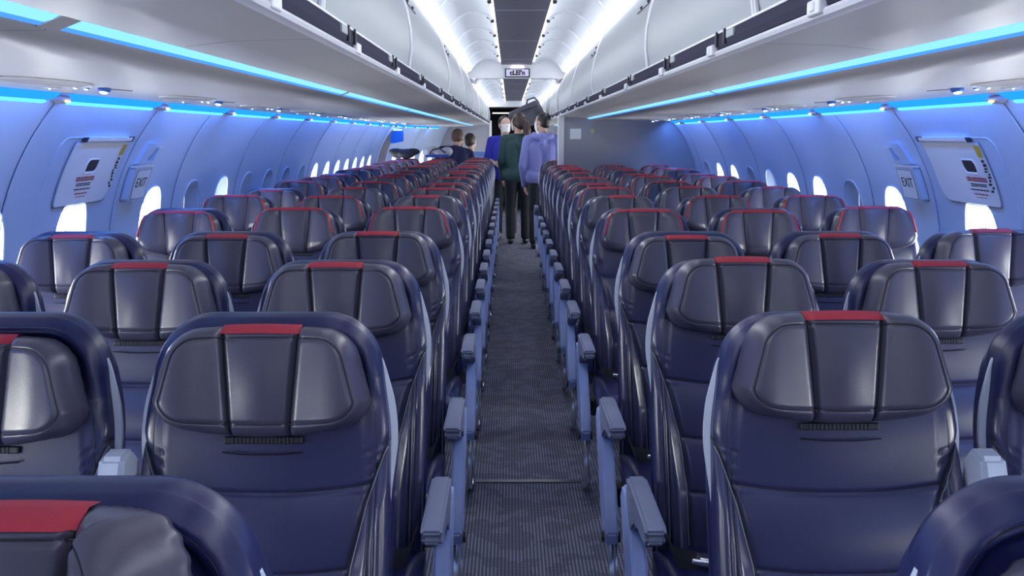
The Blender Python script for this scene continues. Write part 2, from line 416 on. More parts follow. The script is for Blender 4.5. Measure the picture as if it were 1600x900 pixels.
# ------------------------------------------------------------------ overhead bins
LIPX, LIPZ = 0.45, 1.628
STX0, STX1, STZ, STZ1 = 0.748, 0.788, 1.614, 1.598
doorp = [(0.456, 1.690), (0.448, 1.76), (0.450, 1.83), (0.462, 1.90), (0.484, 1.98), (0.512, 2.05), (0.546, 2.105)]
def underside_pts(): return [(LIPX+0.019, LIPZ+0.001), (0.54, LIPZ), (0.64, LIPZ-0.003), (STX0-0.003, STZ-0.001), (STX0, STZ+0.012)]
def make_bin(sg, y0, y1, label, plate=False):
    r = thing('overhead_bin', label, 'overhead bin', (0, (y0+y1)/2, 0), 0, 'overhead bins'); L = (y1-y0)/2
    g = 0.012
    # door: curved sheet with rounded lower corners
    n = 10; v = []; f = []; us = [-1, -0.995, -0.985, -0.96, -0.5, 0, 0.5, 0.96, 0.985, 0.995, 1]
    for i, u in enumerate(us):
        for j in range(len(doorp)*2-1):
            t = j/2; a = doorp[int(t)]; b = doorp[min(int(t)+1, len(doorp)-1)]; q = t-int(t)
            x, z = lerp(a[0], b[0], q), lerp(a[1], b[1], q)
            cut = {0: 0.03, 1: 0.008}.get(j, 0.0)
            yy = u*(L-g)
            if abs(u) > 0.9: yy -= math.copysign(cut, u)
            x += 0.010*(abs(u) == 1)
            v.append((sg*x, yy, z))
    nj = len(doorp)*2-1
    f = [(i*nj+j, i*nj+j+1, (i+1)*nj+j+1, (i+1)*nj+j) for i in range(len(us)-1) for j in range(nj-1)]
    d = make('bin_door', v, f, M_BIN, r)
    for q in (-L+g, L-g): MB().tube([(sg*(x-0.001), q, z) for x, z in doorp], 0.006, 6).build('door_edge', M_RAIL, d, True)
    if plate:
        pm = MB(); yy = -L+0.25
        pts = []
        def D(y, z):
            x = [lerp(a[0], b[0], (z-a[1])/(b[1]-a[1])) for a, b in zip(doorp, doorp[1:]) if a[1] <= z <= b[1]+1e-6][0]
            return (sg*(x-0.002), y, z)
        pm.tube([D(yy-0.20, 2.08), D(yy-0.20, 2.02), D(yy-0.17, 1.97), D(yy-0.10, 1.945), D(yy+0.25, 1.945)], 0.0022, 5)
        for a, b in ((-0.06, 1.99), (-0.09, 1.955), (0.13, 1.955)): MB().ell(D(yy+a, b), (0.008, 0.008, 0.008), 8, 6).build('screw', M_DARK, d)
        pm.build('access_seam', M_DARK, d)
    # dark handrail strip
    MB().prism([(sg*(LIPX+0.004), LIPZ+0.020), (sg*(LIPX+0.000), LIPZ+0.034), (sg*(LIPX+0.002), LIPZ+0.057), (sg*(LIPX+0.02), LIPZ+0.060), (sg*(LIPX+0.03), LIPZ+0.02)], -L, L, 'y').build('handrail', mat('handrail_band', (0.050, 0.050, 0.085), 0.85, spec=0.05), r)
    MB().prism([(sg*(LIPX-0.001), LIPZ+0.0565), (sg*(LIPX-0.001), LIPZ+0.0615), (sg*(LIPX+0.01), LIPZ+0.0615), (sg*(LIPX+0.01), LIPZ+0.0565)], -L, L, 'y').build('door_lip', M_RAIL, r)
    MB().prism([(sg*LIPX, LIPZ+0.003), (sg*(LIPX-0.003), LIPZ+0.010), (sg*LIPX, LIPZ+0.016), (sg*(LIPX+0.014), LIPZ+0.019), (sg*(LIPX+0.03), LIPZ+0.012), (sg*(LIPX+0.02), LIPZ), (sg*(LIPX+0.006), LIPZ)], -L, L, 'y').build('lip_rail', M_RAIL, r, True)
    k = max(1, round((y1-y0)/1.1))
    for i in range(k):
        yy = -L + (i+0.5)*2*L/k
        la = MB(); la.box(sg*LIPX-0.011, sg*LIPX+0.006, yy-0.035, yy+0.035, LIPZ+0.006, LIPZ+0.033, 0.004).box(sg*LIPX-0.014, sg*LIPX, yy-0.012, yy+0.012, LIPZ+0.012, LIPZ+0.028, 0.003)
        h = la.build('latch', M_RAIL, r)
        for q in (0.055, 0.15): MB().box(sg*LIPX-0.006, sg*LIPX+0.006, yy-q-0.006, yy-q+0.006, LIPZ+0.024, LIPZ+0.062, 0.003).build('clip', M_BLACK, h)
        MB().box(sg*LIPX-0.004, sg*LIPX+0.004, yy-0.25, yy-0.17, LIPZ+0.036, LIPZ+0.055, 0.002).build('plate', M_BIN, h)
    # underside shell
    up = underside_pts(); v = []
    for yy in (-L+0.003, L-0.003): v += [(sg*x, yy, z) for x, z in up]
    n = len(up)
    make('underside', v, [(i, i+1, n+i+1, n+i) for i in range(n-1)], M_UNDER, r)
    return r
bnd_l = [-1.4, 0.35, 2.15, 3.98, 6.45, 8.55, 10.65, 12.75, 14.85, 17.1, 19.4]
bnd_r = [-1.4, 0.35, 2.25, 3.98, 6.55, 8.75, YB_R-0.02]
def binlab(i, side): return 'white curved overhead bin on the %s side, %s bin from the front' % (side, ORD[i])
for i, (a, b) in enumerate(zip(bnd_l, bnd_l[1:])):
    make_bin(-1, a, b, binlab(i, 'left'), a in (3.98, 6.45))
for i, (a, b) in enumerate(zip(bnd_r, bnd_r[1:])):
    make_bin(1, a, b, binlab(i, 'right'), a in (3.98, 6.55))
for i, (a, b) in enumerate(zip((11.5, 13.4, 15.4, 17.4), (13.4, 15.4, 17.4, 19.4))):
    make_bin(1, a, b, 'white overhead bin beyond the grey partition on the right, %s of its row' % ORD[i])
# rounded bin ends (white caps)
for sg, y in ((-1, 19.4), (1, YB_R-0.02)):
    pts = [(sg*(x-0.004), z) for x, z in doorp] + [(sg*1.0, 2.12), (sg*0.80, 1.62), (sg*0.6, 1.626), (sg*(LIPX+0.01), LIPZ-0.003), (sg*(LIPX-0.006), LIPZ+0.012)]
    struct(MB().prism(pts, y, y+0.05 if sg < 0 else y+0.018, 'y').build('trim_%d' % (60+sg), M_RAIL))
# passenger panel between light strip and side wall (structure, one per side)
PSX = [(STX1, STZ1+0.014), (STX1+0.003, STZ1-0.002), (1.00, 1.594), (1.30, 1.590), (1.54, 1.590), (1.645, 1.582)]
def PSZ(x): return [lerp(a[1], b[1], (x-a[0])/(b[0]-a[0])) for a, b in zip(PSX[1:], PSX[2:]) if a[0] <= x <= b[0]+1e-6][0]
for sg in (-1, 1):
    v = []; yl = [Y0, 1.63, 1.634, 4.4, 4.404, 7.1, 7.104, 10.75, 10.755, 15.2, 16.2, 17.2, 18.2, Y1]
    for yy in yl: v += [(sg*x*(1-(1-taper(yy))*sm(0.9, 1.7, x)), yy, z) for x, z in PSX]
    n = len(PSX); fm = []; f = []
    for j in range(len(yl)-1):
        for i in range(n-1): f.append((j*n+i, j*n+i+1, (j+1)*n+i+1, (j+1)*n+i)); fm.append(1 if abs(yl[j+1]-yl[j]) < 0.01 else 0)
    struct(make('trim_%d' % (50 if sg < 0 else 51), v, f, [M_UNDER, M_SEAM], None, True, fm))
# blue light strips under the bins
seg_l = [-3.1, -1.1, 1.63, 4.40, 7.10, 9.85, 12.6, 15.3, 17.9, 19.3]; seg_r = [-3.1, -1.2, 1.55, 4.27, 7.08, 9.4, YB_R-0.05]
for sg, segs, side in ((-1, seg_l, 'left'), (1, seg_r, 'right'), (1, [11.5, 15.5, 19.3], 'right')):
    for i, (a, b) in enumerate(zip(segs, segs[1:])):
        lab = 'blue light strip under the %s bins, %s segment from the front' % (side, ORD[i])
        if a >= 11.5 and sg > 0: lab = 'blue light strip beyond the right partition, %s segment' % ORD[i]
        r = thing('light_strip', lab, 'light', (0, a, 0), 0, 'blue light strips under the bins')
        L = b-a; g = 0.07 if i == 2 and sg < 0 else 0.02
        def lens(t0, t1, m, nm):
            xa, xb_, za, zb_ = lerp(STX0+0.001, STX1-0.001, t0), lerp(STX0+0.001, STX1-0.001, t1), lerp(STZ, STZ1, t0)+0.002, lerp(STZ, STZ1, t1)+0.002
            MB().prism([(sg*xa, za), (sg*(xa+xb_)/2, (za+zb_)/2-0.002), (sg*xb_, zb_), (sg*xb_, zb_+0.01), (sg*xa, za+0.01)], g*0.5, L-g*0.5, 'y').build(nm, m, r)
        lens(0.0, 0.72, L_CORE, 'lens'); lens(0.72, 1.0, L_BLUE, 'lens_edge')
        MB().prism([(sg*STX0, STZ-0.001), (sg*STX1, STZ1-0.001), (sg*STX1, STZ1+0.012), (sg*STX0, STZ+0.012)], -g*0.5, g*0.5, 'y').build('end_cap', M_UNDER, r)
# blue cove lights along the tops of the side walls
cov = [-1.6, -0.4, 0.75, 1.75, 2.7, 3.72, 4.80, 5.95, 7.10, 8.25, 9.4, 10.55, 11.7, 12.85, 14.0]
for sg, side in ((-1, 'left'), (1, 'right')):
    cc = [c for c in cov if c < 10.9] + ([YB_R] if sg > 0 else [11.7, 12.85, 14.0, 14.6, 15.6, 16.6, 17.6, 18.6])
    for i, (a, b) in enumerate(zip(cc, cc[1:])):
        r = thing('cove_light', 'blue cove light along the top of the %s wall, %s from the front' % (side, ORD[i]), 'light', (0, a, 0), 0, 'blue cove lights on the side walls')
        L = b-a; t0, t1 = taper(a), taper(b)
        def pr(pts, y0, y1, m, nm):
            v = [(sg*x*lerp(t0, t1, y0/L), y0, z) for x, z in pts] + [(sg*x*lerp(t0, t1, y1/L), y1, z) for x, z in pts]; n = len(pts)
            mb = MB(); mb.add(v, [(k, (k+1) % n, n+(k+1) % n, n+k) for k in range(n)] + [tuple(range(n-1, -1, -1)), tuple(range(n, 2*n))])
            return mb.build(nm, m, r)
        pr([(1.643, 1.580), (1.684, 1.557), (1.692, 1.567), (1.653, 1.592)], 0.06, L-0.06, L_COVE, 'lens')
        pr([(1.686, 1.550), (1.700, 1.545), (1.704, 1.556), (1.691, 1.560)], 0.09, L-0.09, L_COVEC, 'lens_edge')
        ld = bpy.data.lights.new('lamp', 'AREA'); ld.shape = 'RECTANGLE'; ld.size = L-0.1; ld.size_y = 0.03; ld.energy = P_COVE*L; ld.color = (0.11, 0.29, 1.0)
        lo = bpy.data.objects.new('lamp', ld); C.objects.link(lo); lo.parent = r; lo.location = (sg*1.60*t0, L/2, 1.572)
        aim(lo, (sg*0.42, 0, -0.91))
        bk = MB(); xm = 1.672*t0
        bk.ell((sg*xm, 0.0, 1.562), (0.026, 0.065, 0.016), 14, 8); bk.build('bracket', M_DISH, r, True)
        MB().ell((sg*(xm-0.03), -0.02, 1.553), (0.008, 0.02, 0.006), 10, 6).build('glow_bead', emat('glow_bead', (1.0, 0.85, 0.3), 0.9) if 'glow_bead' not in MATS else MATS['glow_bead'], r)  # yellow glint on the bracket, put in as a small glowing bead
# ------------------------------------------------------------------ passenger seats
M_SEAMGLINT = mat('seam_highlight', (0.20, 0.22, 0.28), 0.35)  # pale colour for the highlight painted along the bolster seam ridges
M_THREAD = mat('seam_thread', (0.010, 0.011, 0.022), 0.6)
TOP = 1.127; REC = math.tan(math.radians(11))
HB = 0.209; RB = 0.100
def y0f(z): return -(TOP-z)*REC - 0.018*gs(z-0.62, 0.17)
def HBZ(z): return HB - 0.008*sm(0.8, 0.43, z) - 0.014*sm(0.92, 1.06, z)
def hwb(z):
    h = HBZ(z)
    if z > TOP-RB: h -= RB-math.sqrt(max(0, RB**2-(z-(TOP-RB))**2))
    return h
def edge_d(x, z):
    x = abs(x); zc = TOP-RB; xc = HBZ(z)-RB
    if z > zc and x > xc: return max(0, RB-math.hypot(x-xc, z-zc))
    return max(0, min(HBZ(z)-x, TOP-z))
def xb(z): return pw([(0.43, 0.120), (0.60, 0.128), (0.72, 0.145), (0.82, 0.170), (0.90, 0.198), (0.95, 0.225)], z)
def back_h(x, z):
    d = edge_d(x, z); ax = abs(x)
    r = 0.030
    h = 0.020*math.sqrt(max(0, 1-(1-min(d, r)/r)**2))
    up = sm(0.98, 1.03, z)
    h += up*(0.006*gs(d-0.016, 0.010) - 0.014*sm(0.027, 0.040, d))
    h -= 0.0055*gs(d-0.031, 0.0032)
    h -= 0.003*gs(d-0.020, 0.0025)
    b = xb(z); lo = 1-sm(0.97, 1.02, z)
    h += lo*(0.024*sm(-0.002, 0.030, ax-b) - 0.0065*gs(ax-b, 0.0035))
    inn = lo*(1-sm(-0.012, 0.0, ax-b))
    for zs in (0.835, 0.705, 0.58): h -= inn*0.0065*gs(z-zs-0.010*(ax/0.14)**2, 0.0042)
    if True:
        for a, c in ((0.43, 0.58), (0.58, 0.705), (0.705, 0.835), (0.835, 1.03)):
            if a <= z <= c: h += inn*0.010*math.sin(PI*(z-a)/(c-a))**0.7*(1-0.45*(ax/b)**2)
    return h
def cols(h, s, w, n0, n1):
    """x positions across a row: edges at +-h, a narrow seam strip at s+-w on both sides"""
    s = min(s, h-w-0.001); out = []
    for (p0, p1, k, e) in ((-h, -(s+w), n0, 1), (-(s+w), -(s-w), 1, 0), (-(s-w), s-w, n1, 0), (s-w, s+w, 1, 0), (s+w, h, n0, 2)):
        for i in range(k):
            t = i/k
            if e == 1: t = t**1.5
            if e == 2: t = 1-(1-t)**1.5
            out.append(lerp(p0, p1, t))
    out.append(h); return out
def back_mesh(n0, n1, nz, seams):
    zs = [lerp(0.43, TOP, 1-(1-j/nz)**1.25) for j in range(nz+1)]
    v = []; f = []; fm = []; nx = 2*n0+n1+2; n = nx+1
    for z in zs:
        for x in cols(hwb(z), xb(z), 0.0017, n0, n1): v.append((x, y0f(z)-back_h(x, z), z))
    for j in range(nz):
        zm = (zs[j]+zs[j+1])/2
        for i in range(nx):
            f.append((j*n+i, j*n+i+1, (j+1)*n+i+1, (j+1)*n+i))
            fm.append(2 if i in (n0, n0+1+n1) and zm < 0.925 else (1 if zm < 0.99 else 0))  # lit tone of the backrest leather below the headrest
    bord = [j*n for j in range(nz+1)] + [nz*n+i for i in range(1, nx+1)] + [j*n+nx for j in range(nz-1, -1, -1)]
    prev = bord; pos = [v[q] for q in bord]
    for sc_, yy, dz in ((1.004, 0.006, 0.002), (1.004, 0.020, 0.003), (1.0, 0.034, 0.001), (0.985, 0.045, -0.005)):
        rear = []
        for x, y, z in pos: rear.append(len(v)); v.append((x*sc_, y0f(z)+yy, z+dz*sm(TOP-0.08, TOP, z)))
        for a in range(len(bord)-1):
            f.append((prev[a], prev[a+1], rear[a+1], rear[a])); fm.append(0)
        prev = rear
    L = len(rear)
    for a in range(L//2):
        p, q = rear[a], rear[a+1]; p2, q2 = rear[L-1-a], rear[L-2-a]
        if q != q2 and p != p2: f.append((p, q, q2, p2)); fm.append(0)
    mb = MB(); mb.v, mb.f, mb.m = v, f, fm
    if seams:
        def Q(x, z, o=0.0004): return (x, y0f(z)-back_h(x, z)-o, z)
        for zz in (0.835, 0.705, 0.58):
            w_ = xb(zz)-0.003; mb.tube([Q(w_*t, zz+0.010*(w_*t/0.14)**2) for t in [k/16-1 for k in range(33)]], 0.0011, 5, 2)
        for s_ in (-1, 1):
            mb.tube([Q(s_*(xb(z)+0.0035), z, 0.0008) for z in [0.46+0.0075*k for k in range(61)]], 0.0013, 5, 3)  # thin tube painting the bright highlight on the bolster ridge
        for dd in (0.031, 0.021):
            out = []
            for k in range(46): out.append((hwb(0.45+0.012*k)-dd, 0.45+0.012*k)) if 0.45+0.012*k < TOP-RB else None
            xc, zc = HBZ(TOP)-RB, TOP-RB
            for k in range(13):
                th = PI/2*k/12; out.append((xc+(RB-dd)*math.cos(th), zc+(RB-dd)*math.sin(th)))
            pl_ = [Q(x, z) for x, z in out]+[Q(-x, z) for x, z in reversed(out)]
            mb.tube(pl_, 0.0011 if dd > 0.03 else 0.0007, 5, 2)
    return mb.v, mb.f, mb.m
HH = 0.168
def hwh(v):
    if v < 0.30: h = 0.118 + 0.060*math.sqrt(max(0, 1-(1-v/0.30)**2))
    else: h = lerp(0.178, 0.146, (v-0.30)/0.70)
    if v > 0.72: q = (v-0.72)/0.28; h -= 0.046*(1-math.sqrt(max(0, 1-q*q)))
    return h
def zh(u, v): return v*HH - 0.014*(1-u*u)*(1-v)**2 + 0.004*(1-u*u)*v
OUTL = [(0.0, 0.0)] + [(hwh(0.5-0.5*math.cos(PI*k/56)), HH*(0.5-0.5*math.cos(PI*k/56))) for k in range(57)] + [(0.0, HH)]
def out_dist(x, z):
    if x >= hwh(min(1, max(0, z/HH)))-1e-9: return 0.0
    best = 1.0
    for (ax, az), (bx, bz) in zip(OUTL, OUTL[1:]):
        ex, ez = bx-ax, bz-az; L = ex*ex+ez*ez
        if L < 1e-14: continue
        t = max(0.0, min(1.0, ((x-ax)*ex+(z-az)*ez)/L)); q = (x-ax-t*ex)**2+(z-az-t*ez)**2
        if q < best: best = q
    return math.sqrt(best)
def head_y(x, v):
    h = hwh(v); d = out_dist(abs(x), v*HH)
    r = 0.024
    e = math.sqrt(max(0, 1-(1-min(d, r)/r)**2))
    xs = lerp(0.049, 0.064, v); ax = abs(x)
    y = 0.036+0.030*e
    y += e*(0.020*sm(xs-0.02, xs+0.10, ax) + 0.007*math.sin(PI*min(1, ax/xs))*0 )
    y -= 0.013*gs(ax-xs, 0.0050); y += 0.002*gs(ax-xs-0.004, 0.002)
    y += e*0.010*math.cos(PI/2*min(1, ax/xs))*math.sin(PI*min(1, v*0.9+0.05))
    y += e*0.006*math.sin(PI*min(1, max(0, (ax-xs)/max(0.01, h-xs))))
    y -= 0.0035*gs(d-0.020, 0.0028)
    return y
def head_mesh(n0, n1, nz, seams):
    v = []; fm = []; nx = 2*n0+n1+2; n = nx+1
    for j in range(nz+1):
        t = j/nz; vv = lerp(t, 0.5-0.5*math.cos(PI*t), 0.6); h = hwh(vv); xs = lerp(0.049, 0.064, vv)
        for x in cols(h, xs, 0.0017, n0, n1): v.append((x, -head_y(x, vv), zh(x/h, vv)))
    f = []
    for j in range(nz):
        for i in range(nx):
            f.append((j*n+i, j*n+i+1, (j+1)*n+i+1, (j+1)*n+i)); fm.append(1 if i in (n0, n0+1+n1) else 0)
    bord = [i for i in range(nx+1)] + [j*n+nx for j in range(1, nz+1)] + [nz*n+i for i in range(nx-1, -1, -1)] + [j*n for j in range(nz-1, 0, -1)]
    cur = bord
    for sc_, yy in ((1.012, -0.022), (1.0, -0.008), (0.96, 0.0)):
        new = []
        for k, q in enumerate(bord):
            x, y, z = v[q]; wob = 0.0012*math.sin(k*0.9*110/len(bord)*3)
            new.append(len(v)); v.append((x*sc_, yy+wob, HH/2+(z-HH/2)*sc_))
        for a in range(len(bord)):
            b = (a+1) % len(bord); f.append((cur[a], new[a], new[b], cur[b])); fm.append(0)
        cur = new
    f.append(tuple(cur)); fm.append(0)
    mb = MB(); mb.v, mb.f, mb.m = v, f, fm
    if seams:
        o = []
        for k in range(61):
            vv = k/60; o.append((hwh(vv), vv))
        pts = [(x, vv) for x, vv in o] + [(-x, vv) for x, vv in reversed(o)]
        # refine along flat top and bottom, then offset inwards
        full = []
        for (x0, v0), (x1, v1) in zip(pts, pts[1:]+pts[:1]):
            kk = max(1, int(abs(x1-x0)/0.01))
            for q in range(kk): full.append((lerp(x0, x1, q/kk), lerp(v0, v1, q/kk)))
        ins = []; m_ = len(full)
        for k in range(m_):
            (xa, va), (xb_, vb) = full[k-1], full[(k+1) % m_]
            tx_, tz = xb_-xa, (vb-va)*HH; L = math.hypot(tx_, tz) or 1
            x, z = full[k][0]-tz/L*0.019, full[k][1]*HH+tx_/L*0.019
            vv = min(1, max(0, z/HH)); ins.append((x, -head_y(x, vv)-0.0004, zh(x/hwh(vv), vv)))
        mb.tube(ins+[ins[0]], 0.0011, 5, 1, False)
    return mb.v, mb.f, mb.m
def red_mesh(full):
    v = []; f = []; n = 24
    path = [(0.925, 0), (0.955, 0), (0.98, 0), (0.998, 0), (1.0, 0.5), (1.0, 1.0)]
    for i in range(n+1):
        u = -1+2*i/n
        for vv, q in path:
            lim = 0.066 if not full else hwh(min(vv, 0.97))-0.012
            x = u*lim
            y = -head_y(x, vv)-0.0022; z = zh(x/hwh(vv) if hwh(vv) else 0, vv)
            if q: y = lerp(y, -0.008, q); z += 0.0032
            elif vv > 0.99: z += 0.0028
            v.append((x, y, z))
    k = len(path)
    f = [(i*k+j, (i+1)*k+j, (i+1)*k+j+1, i*k+j+1) for i in range(n) for j in range(k-1)]
    return v, f
def mesh_of(name, v, f, ms, fm=None):
    o = make(name, v, f, ms, None, True, fm); me = o.data
    bm = bmesh.new(); bm.from_mesh(me); bmesh.ops.recalc_face_normals(bm, faces=bm.faces[:]); bm.to_mesh(me); bm.free()
    bpy.data.objects.remove(o); return me
ME = {}
for q, (a, a1, b, c, c1, d) in {'hi': (44, 56, 240, 46, 44, 90), 'lo': (14, 20, 76, 14, 12, 26)}.items():
    v, f, fm = back_mesh(a, a1, b, q == 'hi'); ME['back', q] = mesh_of('backrest', v, f, [M_NAVY, M_NAVY_LIT, M_THREAD, M_SEAMGLINT], fm)
    v, f, fm = head_mesh(c, c1, d, q == 'hi'); ME['head', q] = mesh_of('headrest', v, f, [M_HEAD, M_THREAD], fm)
def folded(A, sides):
    me = ME['head', 'hi'].copy(); x0, L, y0 = 0.072, 0.035, -0.030
    for q in me.vertices:
        s = 1 if q.co.x > 0 else -1
        t = abs(q.co.x)-x0
        if t <= 0 or s not in sides: continue
        a = min(t/L, 1)*A; R = L/A
        bx, by = x0+R*math.sin(a), y0-R*(1-math.cos(a))
        if t > L: bx += (t-L)*math.cos(A); by -= (t-L)*math.sin(A)
        n = q.co.y-y0; q.co.x = s*(bx+n*math.sin(a)); q.co.y = by+n*math.cos(a)
    return me
ME['head', 'foldL'] = folded(0.72, (1, -1)); ME['head', 'foldR'] = folded(0.5, (1, -1))
v, f = red_mesh(False); ME['red'] = mesh_of('red_trim', v, f, [M_RED])
v, f = red_mesh(True); ME['red_and_glow'] = mesh_of('red_trim', v, f, [M_RED])  # red fabric in the middle, red glow painted out to the sides
# red glow along the headrest's front edge, put in as thin red tubes
pb = MB(); pts = []
for k in range(41):
    t = k/40
    if t < 0.4: vv, u = lerp(0.35, 0.93, t/0.4), -1
    elif t > 0.6: vv, u = lerp(0.93, 0.35, (t-0.6)/0.4), 1
    else: continue
    x = u*(hwh(vv)-0.012); pts.append((x, -head_y(x, vv)-0.001, zh(u, vv)))
h_ = len(pts)//2
for q in (0, 1):
    o = MB().tube(pts[:h_] if q == 0 else pts[h_:], 0.0042, 6).build('glow_trim', M_RED, None, True); ME['edgeglow', q] = o.data; bpy.data.objects.remove(o)
# shell behind the cushion: pale edge shows along both sides
sb = MB()
for sg in (-1, 1):
    zl = [0.40+0.015*k for k in range(46)]
    v = []; f = []
    for z in zl:
        wd = 0.0115*sm(1.072, 0.97, z)*sm(0.80, 0.92, z)+0.0004-0.004*sm(1.05, 1.075, z)
        zz = min(z, TOP-0.001); x0 = hwb(zz)-0.016; x1 = hwb(zz)+wd; y = y0f(z)
        v += [(sg*x0, y+0.006, z), (sg*x1, y+0.012, z), (sg*x1, y+0.020, z), (sg*x0, y+0.022, z)]
    for j in range(len(zl)-1):
        for i in range(4): f.append((j*4+i, j*4+(i+1) % 4, (j+1)*4+(i+1) % 4, (j+1)*4+i))
    f += [(0, 1, 2, 3), tuple(len(v)-4+i for i in range(4))]
    sb.add(v, f)
    v2 = []; f2 = []
    for z in zl:
        zz = min(z, TOP-0.001); x1 = hwb(zz)+0.006*sm(1.065, 0.98, z)-0.008*sm(1.03, 1.08, z); y = y0f(z)
        v2 += [(sg*x1, y+0.0205, z), (sg*(x1-0.006), y+0.062, z), (sg*(x1-0.05), y+0.064, z), (sg*(x1-0.05), y+0.021, z)]
    for j in range(len(zl)-1):
        for i in range(4): f2.append((j*4+i, j*4+(i+1) % 4, (j+1)*4+(i+1) % 4, (j+1)*4+i))
    sb.add(v2, f2, 1)
zl = [0.40+0.03*k for k in range(24)]; v = []; f = []
for z in zl:
    zz = min(z, TOP-0.002); hw = hwb(zz)-0.012
    v += [(-hw, y0f(zz)+0.042, zz), (hw, y0f(zz)+0.042, zz), (hw*0.97, y0f(zz)+0.062, zz), (-hw*0.97, y0f(zz)+0.062, zz)]
for j in range(len(zl)-1):
    for i in range(4): f.append((j*4+i, j*4+(i+1) % 4, (j+1)*4+(i+1) % 4, (j+1)*4+i))
f += [(0, 1, 2, 3), tuple(len(v)-4+i for i in range(4))]
sb.add(v, f, 1)
o = sb.build('back_shell', [M_SHELL, M_NAVY], None, True); ME['shell'] = o.data; bpy.data.objects.remove(o)
# headrest slot
sl = MB(); sl.box(-0.066, 0.066, -0.006, 0.006, -0.006, 0.006, 0.002, 0)
for k in range(16): sl.box(-0.052+k*0.0066, -0.049+k*0.0066, -0.0075, -0.003, -0.005, 0.005, 0, 1)
sl.tube([(-0.068, -0.007, -0.020), (-0.03, -0.009, -0.0235), (0.03, -0.009, -0.0235), (0.068, -0.007, -0.020)], 0.0014, 5, 0)
o = sl.build('headrest_slot', [M_BLACK, M_DARK], None, False); ME['slot'] = o.data; bpy.data.objects.remove(o)
# seat cushion
cb = MB(); cb.box(-0.212, 0.212, -0.60, -0.12, 0.355, 0.470, 0.035)
o = cb.build('seat_cushion', M_NAVY, None, True)
for p in o.data.vertices:
    if p.co.z > 0.45: p.co.z -= 0.03*((p.co.y+0.36)/0.24 > 0)*((p.co.y+0.36)/0.24)**2*0.6
ME['cushion'] = o.data; bpy.data.objects.remove(o)
fb = MB(); fb.box(-0.03, 0.03, -0.50, -0.18, 0.30, 0.345, 0.006); fb.box(-0.222, 0.222, -0.53, -0.47, 0.29, 0.355, 0.008); fb.box(-0.222, 0.222, -0.22, -0.16, 0.29, 0.355, 0.008)
o = fb.build('seat_frame', M_DARK, None, False); ME['frame'] = o.data; bpy.data.objects.remove(o)
lg = MB(); lg.tube([(0, -0.50, 0.30), (0, -0.52, 0.16), (0, -0.54, 0.0)], 0.014, 8); lg.tube([(0, -0.19, 0.30), (0, -0.13, 0.0)], 0.014, 8)
lg.tube([(0, -0.52, 0.16), (0, -0.15, 0.09)], 0.010, 8); lg.box(-0.018, 0.018, -0.56, -0.10, 0.0, 0.012, 0.003)
o = lg.build('leg', M_CHROME, None, True); ME['leg'] = o.data; bpy.data.objects.remove(o)
# armrest: arm body, padded cap; at x=0, hinge at y=-0.13
def prof_bevel(poly, x0, x1, m, name, bev=0.005):
    mb = MB(); mb.prism(poly, x0, x1, 'x'); o = mb.build(name, m, None, True)
    bm = bmesh.new(); bm.from_mesh(o.data)
    bmesh.ops.bevel(bm, geom=[e for e in bm.edges if len(e.link_faces) == 2 and e.calc_face_angle() > 0.35], offset=bev, segments=2, affect='EDGES')
    for p in bm.faces: p.smooth = True
    bm.to_mesh(o.data); bm.free(); o.data.set_sharp_from_angle(angle=math.radians(35))
    me = o.data; bpy.data.objects.remove(o); return me
arm_body = [(-0.10, 0.600), (-0.43, 0.602), (-0.458, 0.600), (-0.461, 0.590), (-0.445, 0.576), (-0.39, 0.566), (-0.33, 0.563), (-0.26, 0.548), (-0.215, 0.525), (-0.19, 0.505), (-0.10, 0.505), (-0.085, 0.55)]
ME['arm'] = prof_bevel(arm_body, -0.0165, 0.0165, M_ARM, 'armrest', 0.006)
ME['pad'] = prof_bevel([(-0.105, 0.598), (-0.454, 0.600), (-0.458, 0.612), (-0.440, 0.622), (-0.14, 0.622), (-0.11, 0.616)], -0.018, 0.018, M_ARM, 'armrest_pad', 0.005)
ME['panel'] = prof_bevel([(-0.02, 0.565), (-0.095, 0.565), (-0.19, 0.50), (-0.265, 0.42), (-0.36, 0.335), (-0.385, 0.27), (-0.36, 0.225), (-0.27, 0.22), (-0.17, 0.30), (-0.06, 0.42), (0.02, 0.52)], -0.019, 0.019, M_PANEL, 'side_panel', 0.006)
tb = MB()
tb.tube([(0, -0.34, 0.25), (0, -0.375, 0.20), (0, -0.385, 0.10), (0, -0.38, 0.05), (0, -0.34, 0.02), (0, -0.26, 0.014)], 0.009, 8)
tb.tube([(0.014, -0.32, 0.24), (0.014, -0.35, 0.19), (0.014, -0.36, 0.10), (0.014, -0.35, 0.06), (0.014, -0.31, 0.03), (0.014, -0.22, 0.014)], 0.007, 8)
o = tb.build('leg', M_CHROME, None, True); ME['tube'] = o.data; bpy.data.objects.remove(o)
pv = MB(); pv.tube([(-0.028, -0.335, 0.245), (0.028, -0.335, 0.245)], 0.018, 12)
o = pv.build('pivot', M_BLACK, None, True); ME['pivot'] = o.data; bpy.data.objects.remove(o)
# raised armrest between two backs: rounded pale tip
ME['armup'] = prof_bevel([(-0.155, 0.52), (-0.140, 0.880), (-0.125, 0.912), (-0.080, 0.918), (-0.055, 0.895), (-0.060, 0.52)], -0.0215, 0.0215, M_SHELL, 'armrest', 0.008)
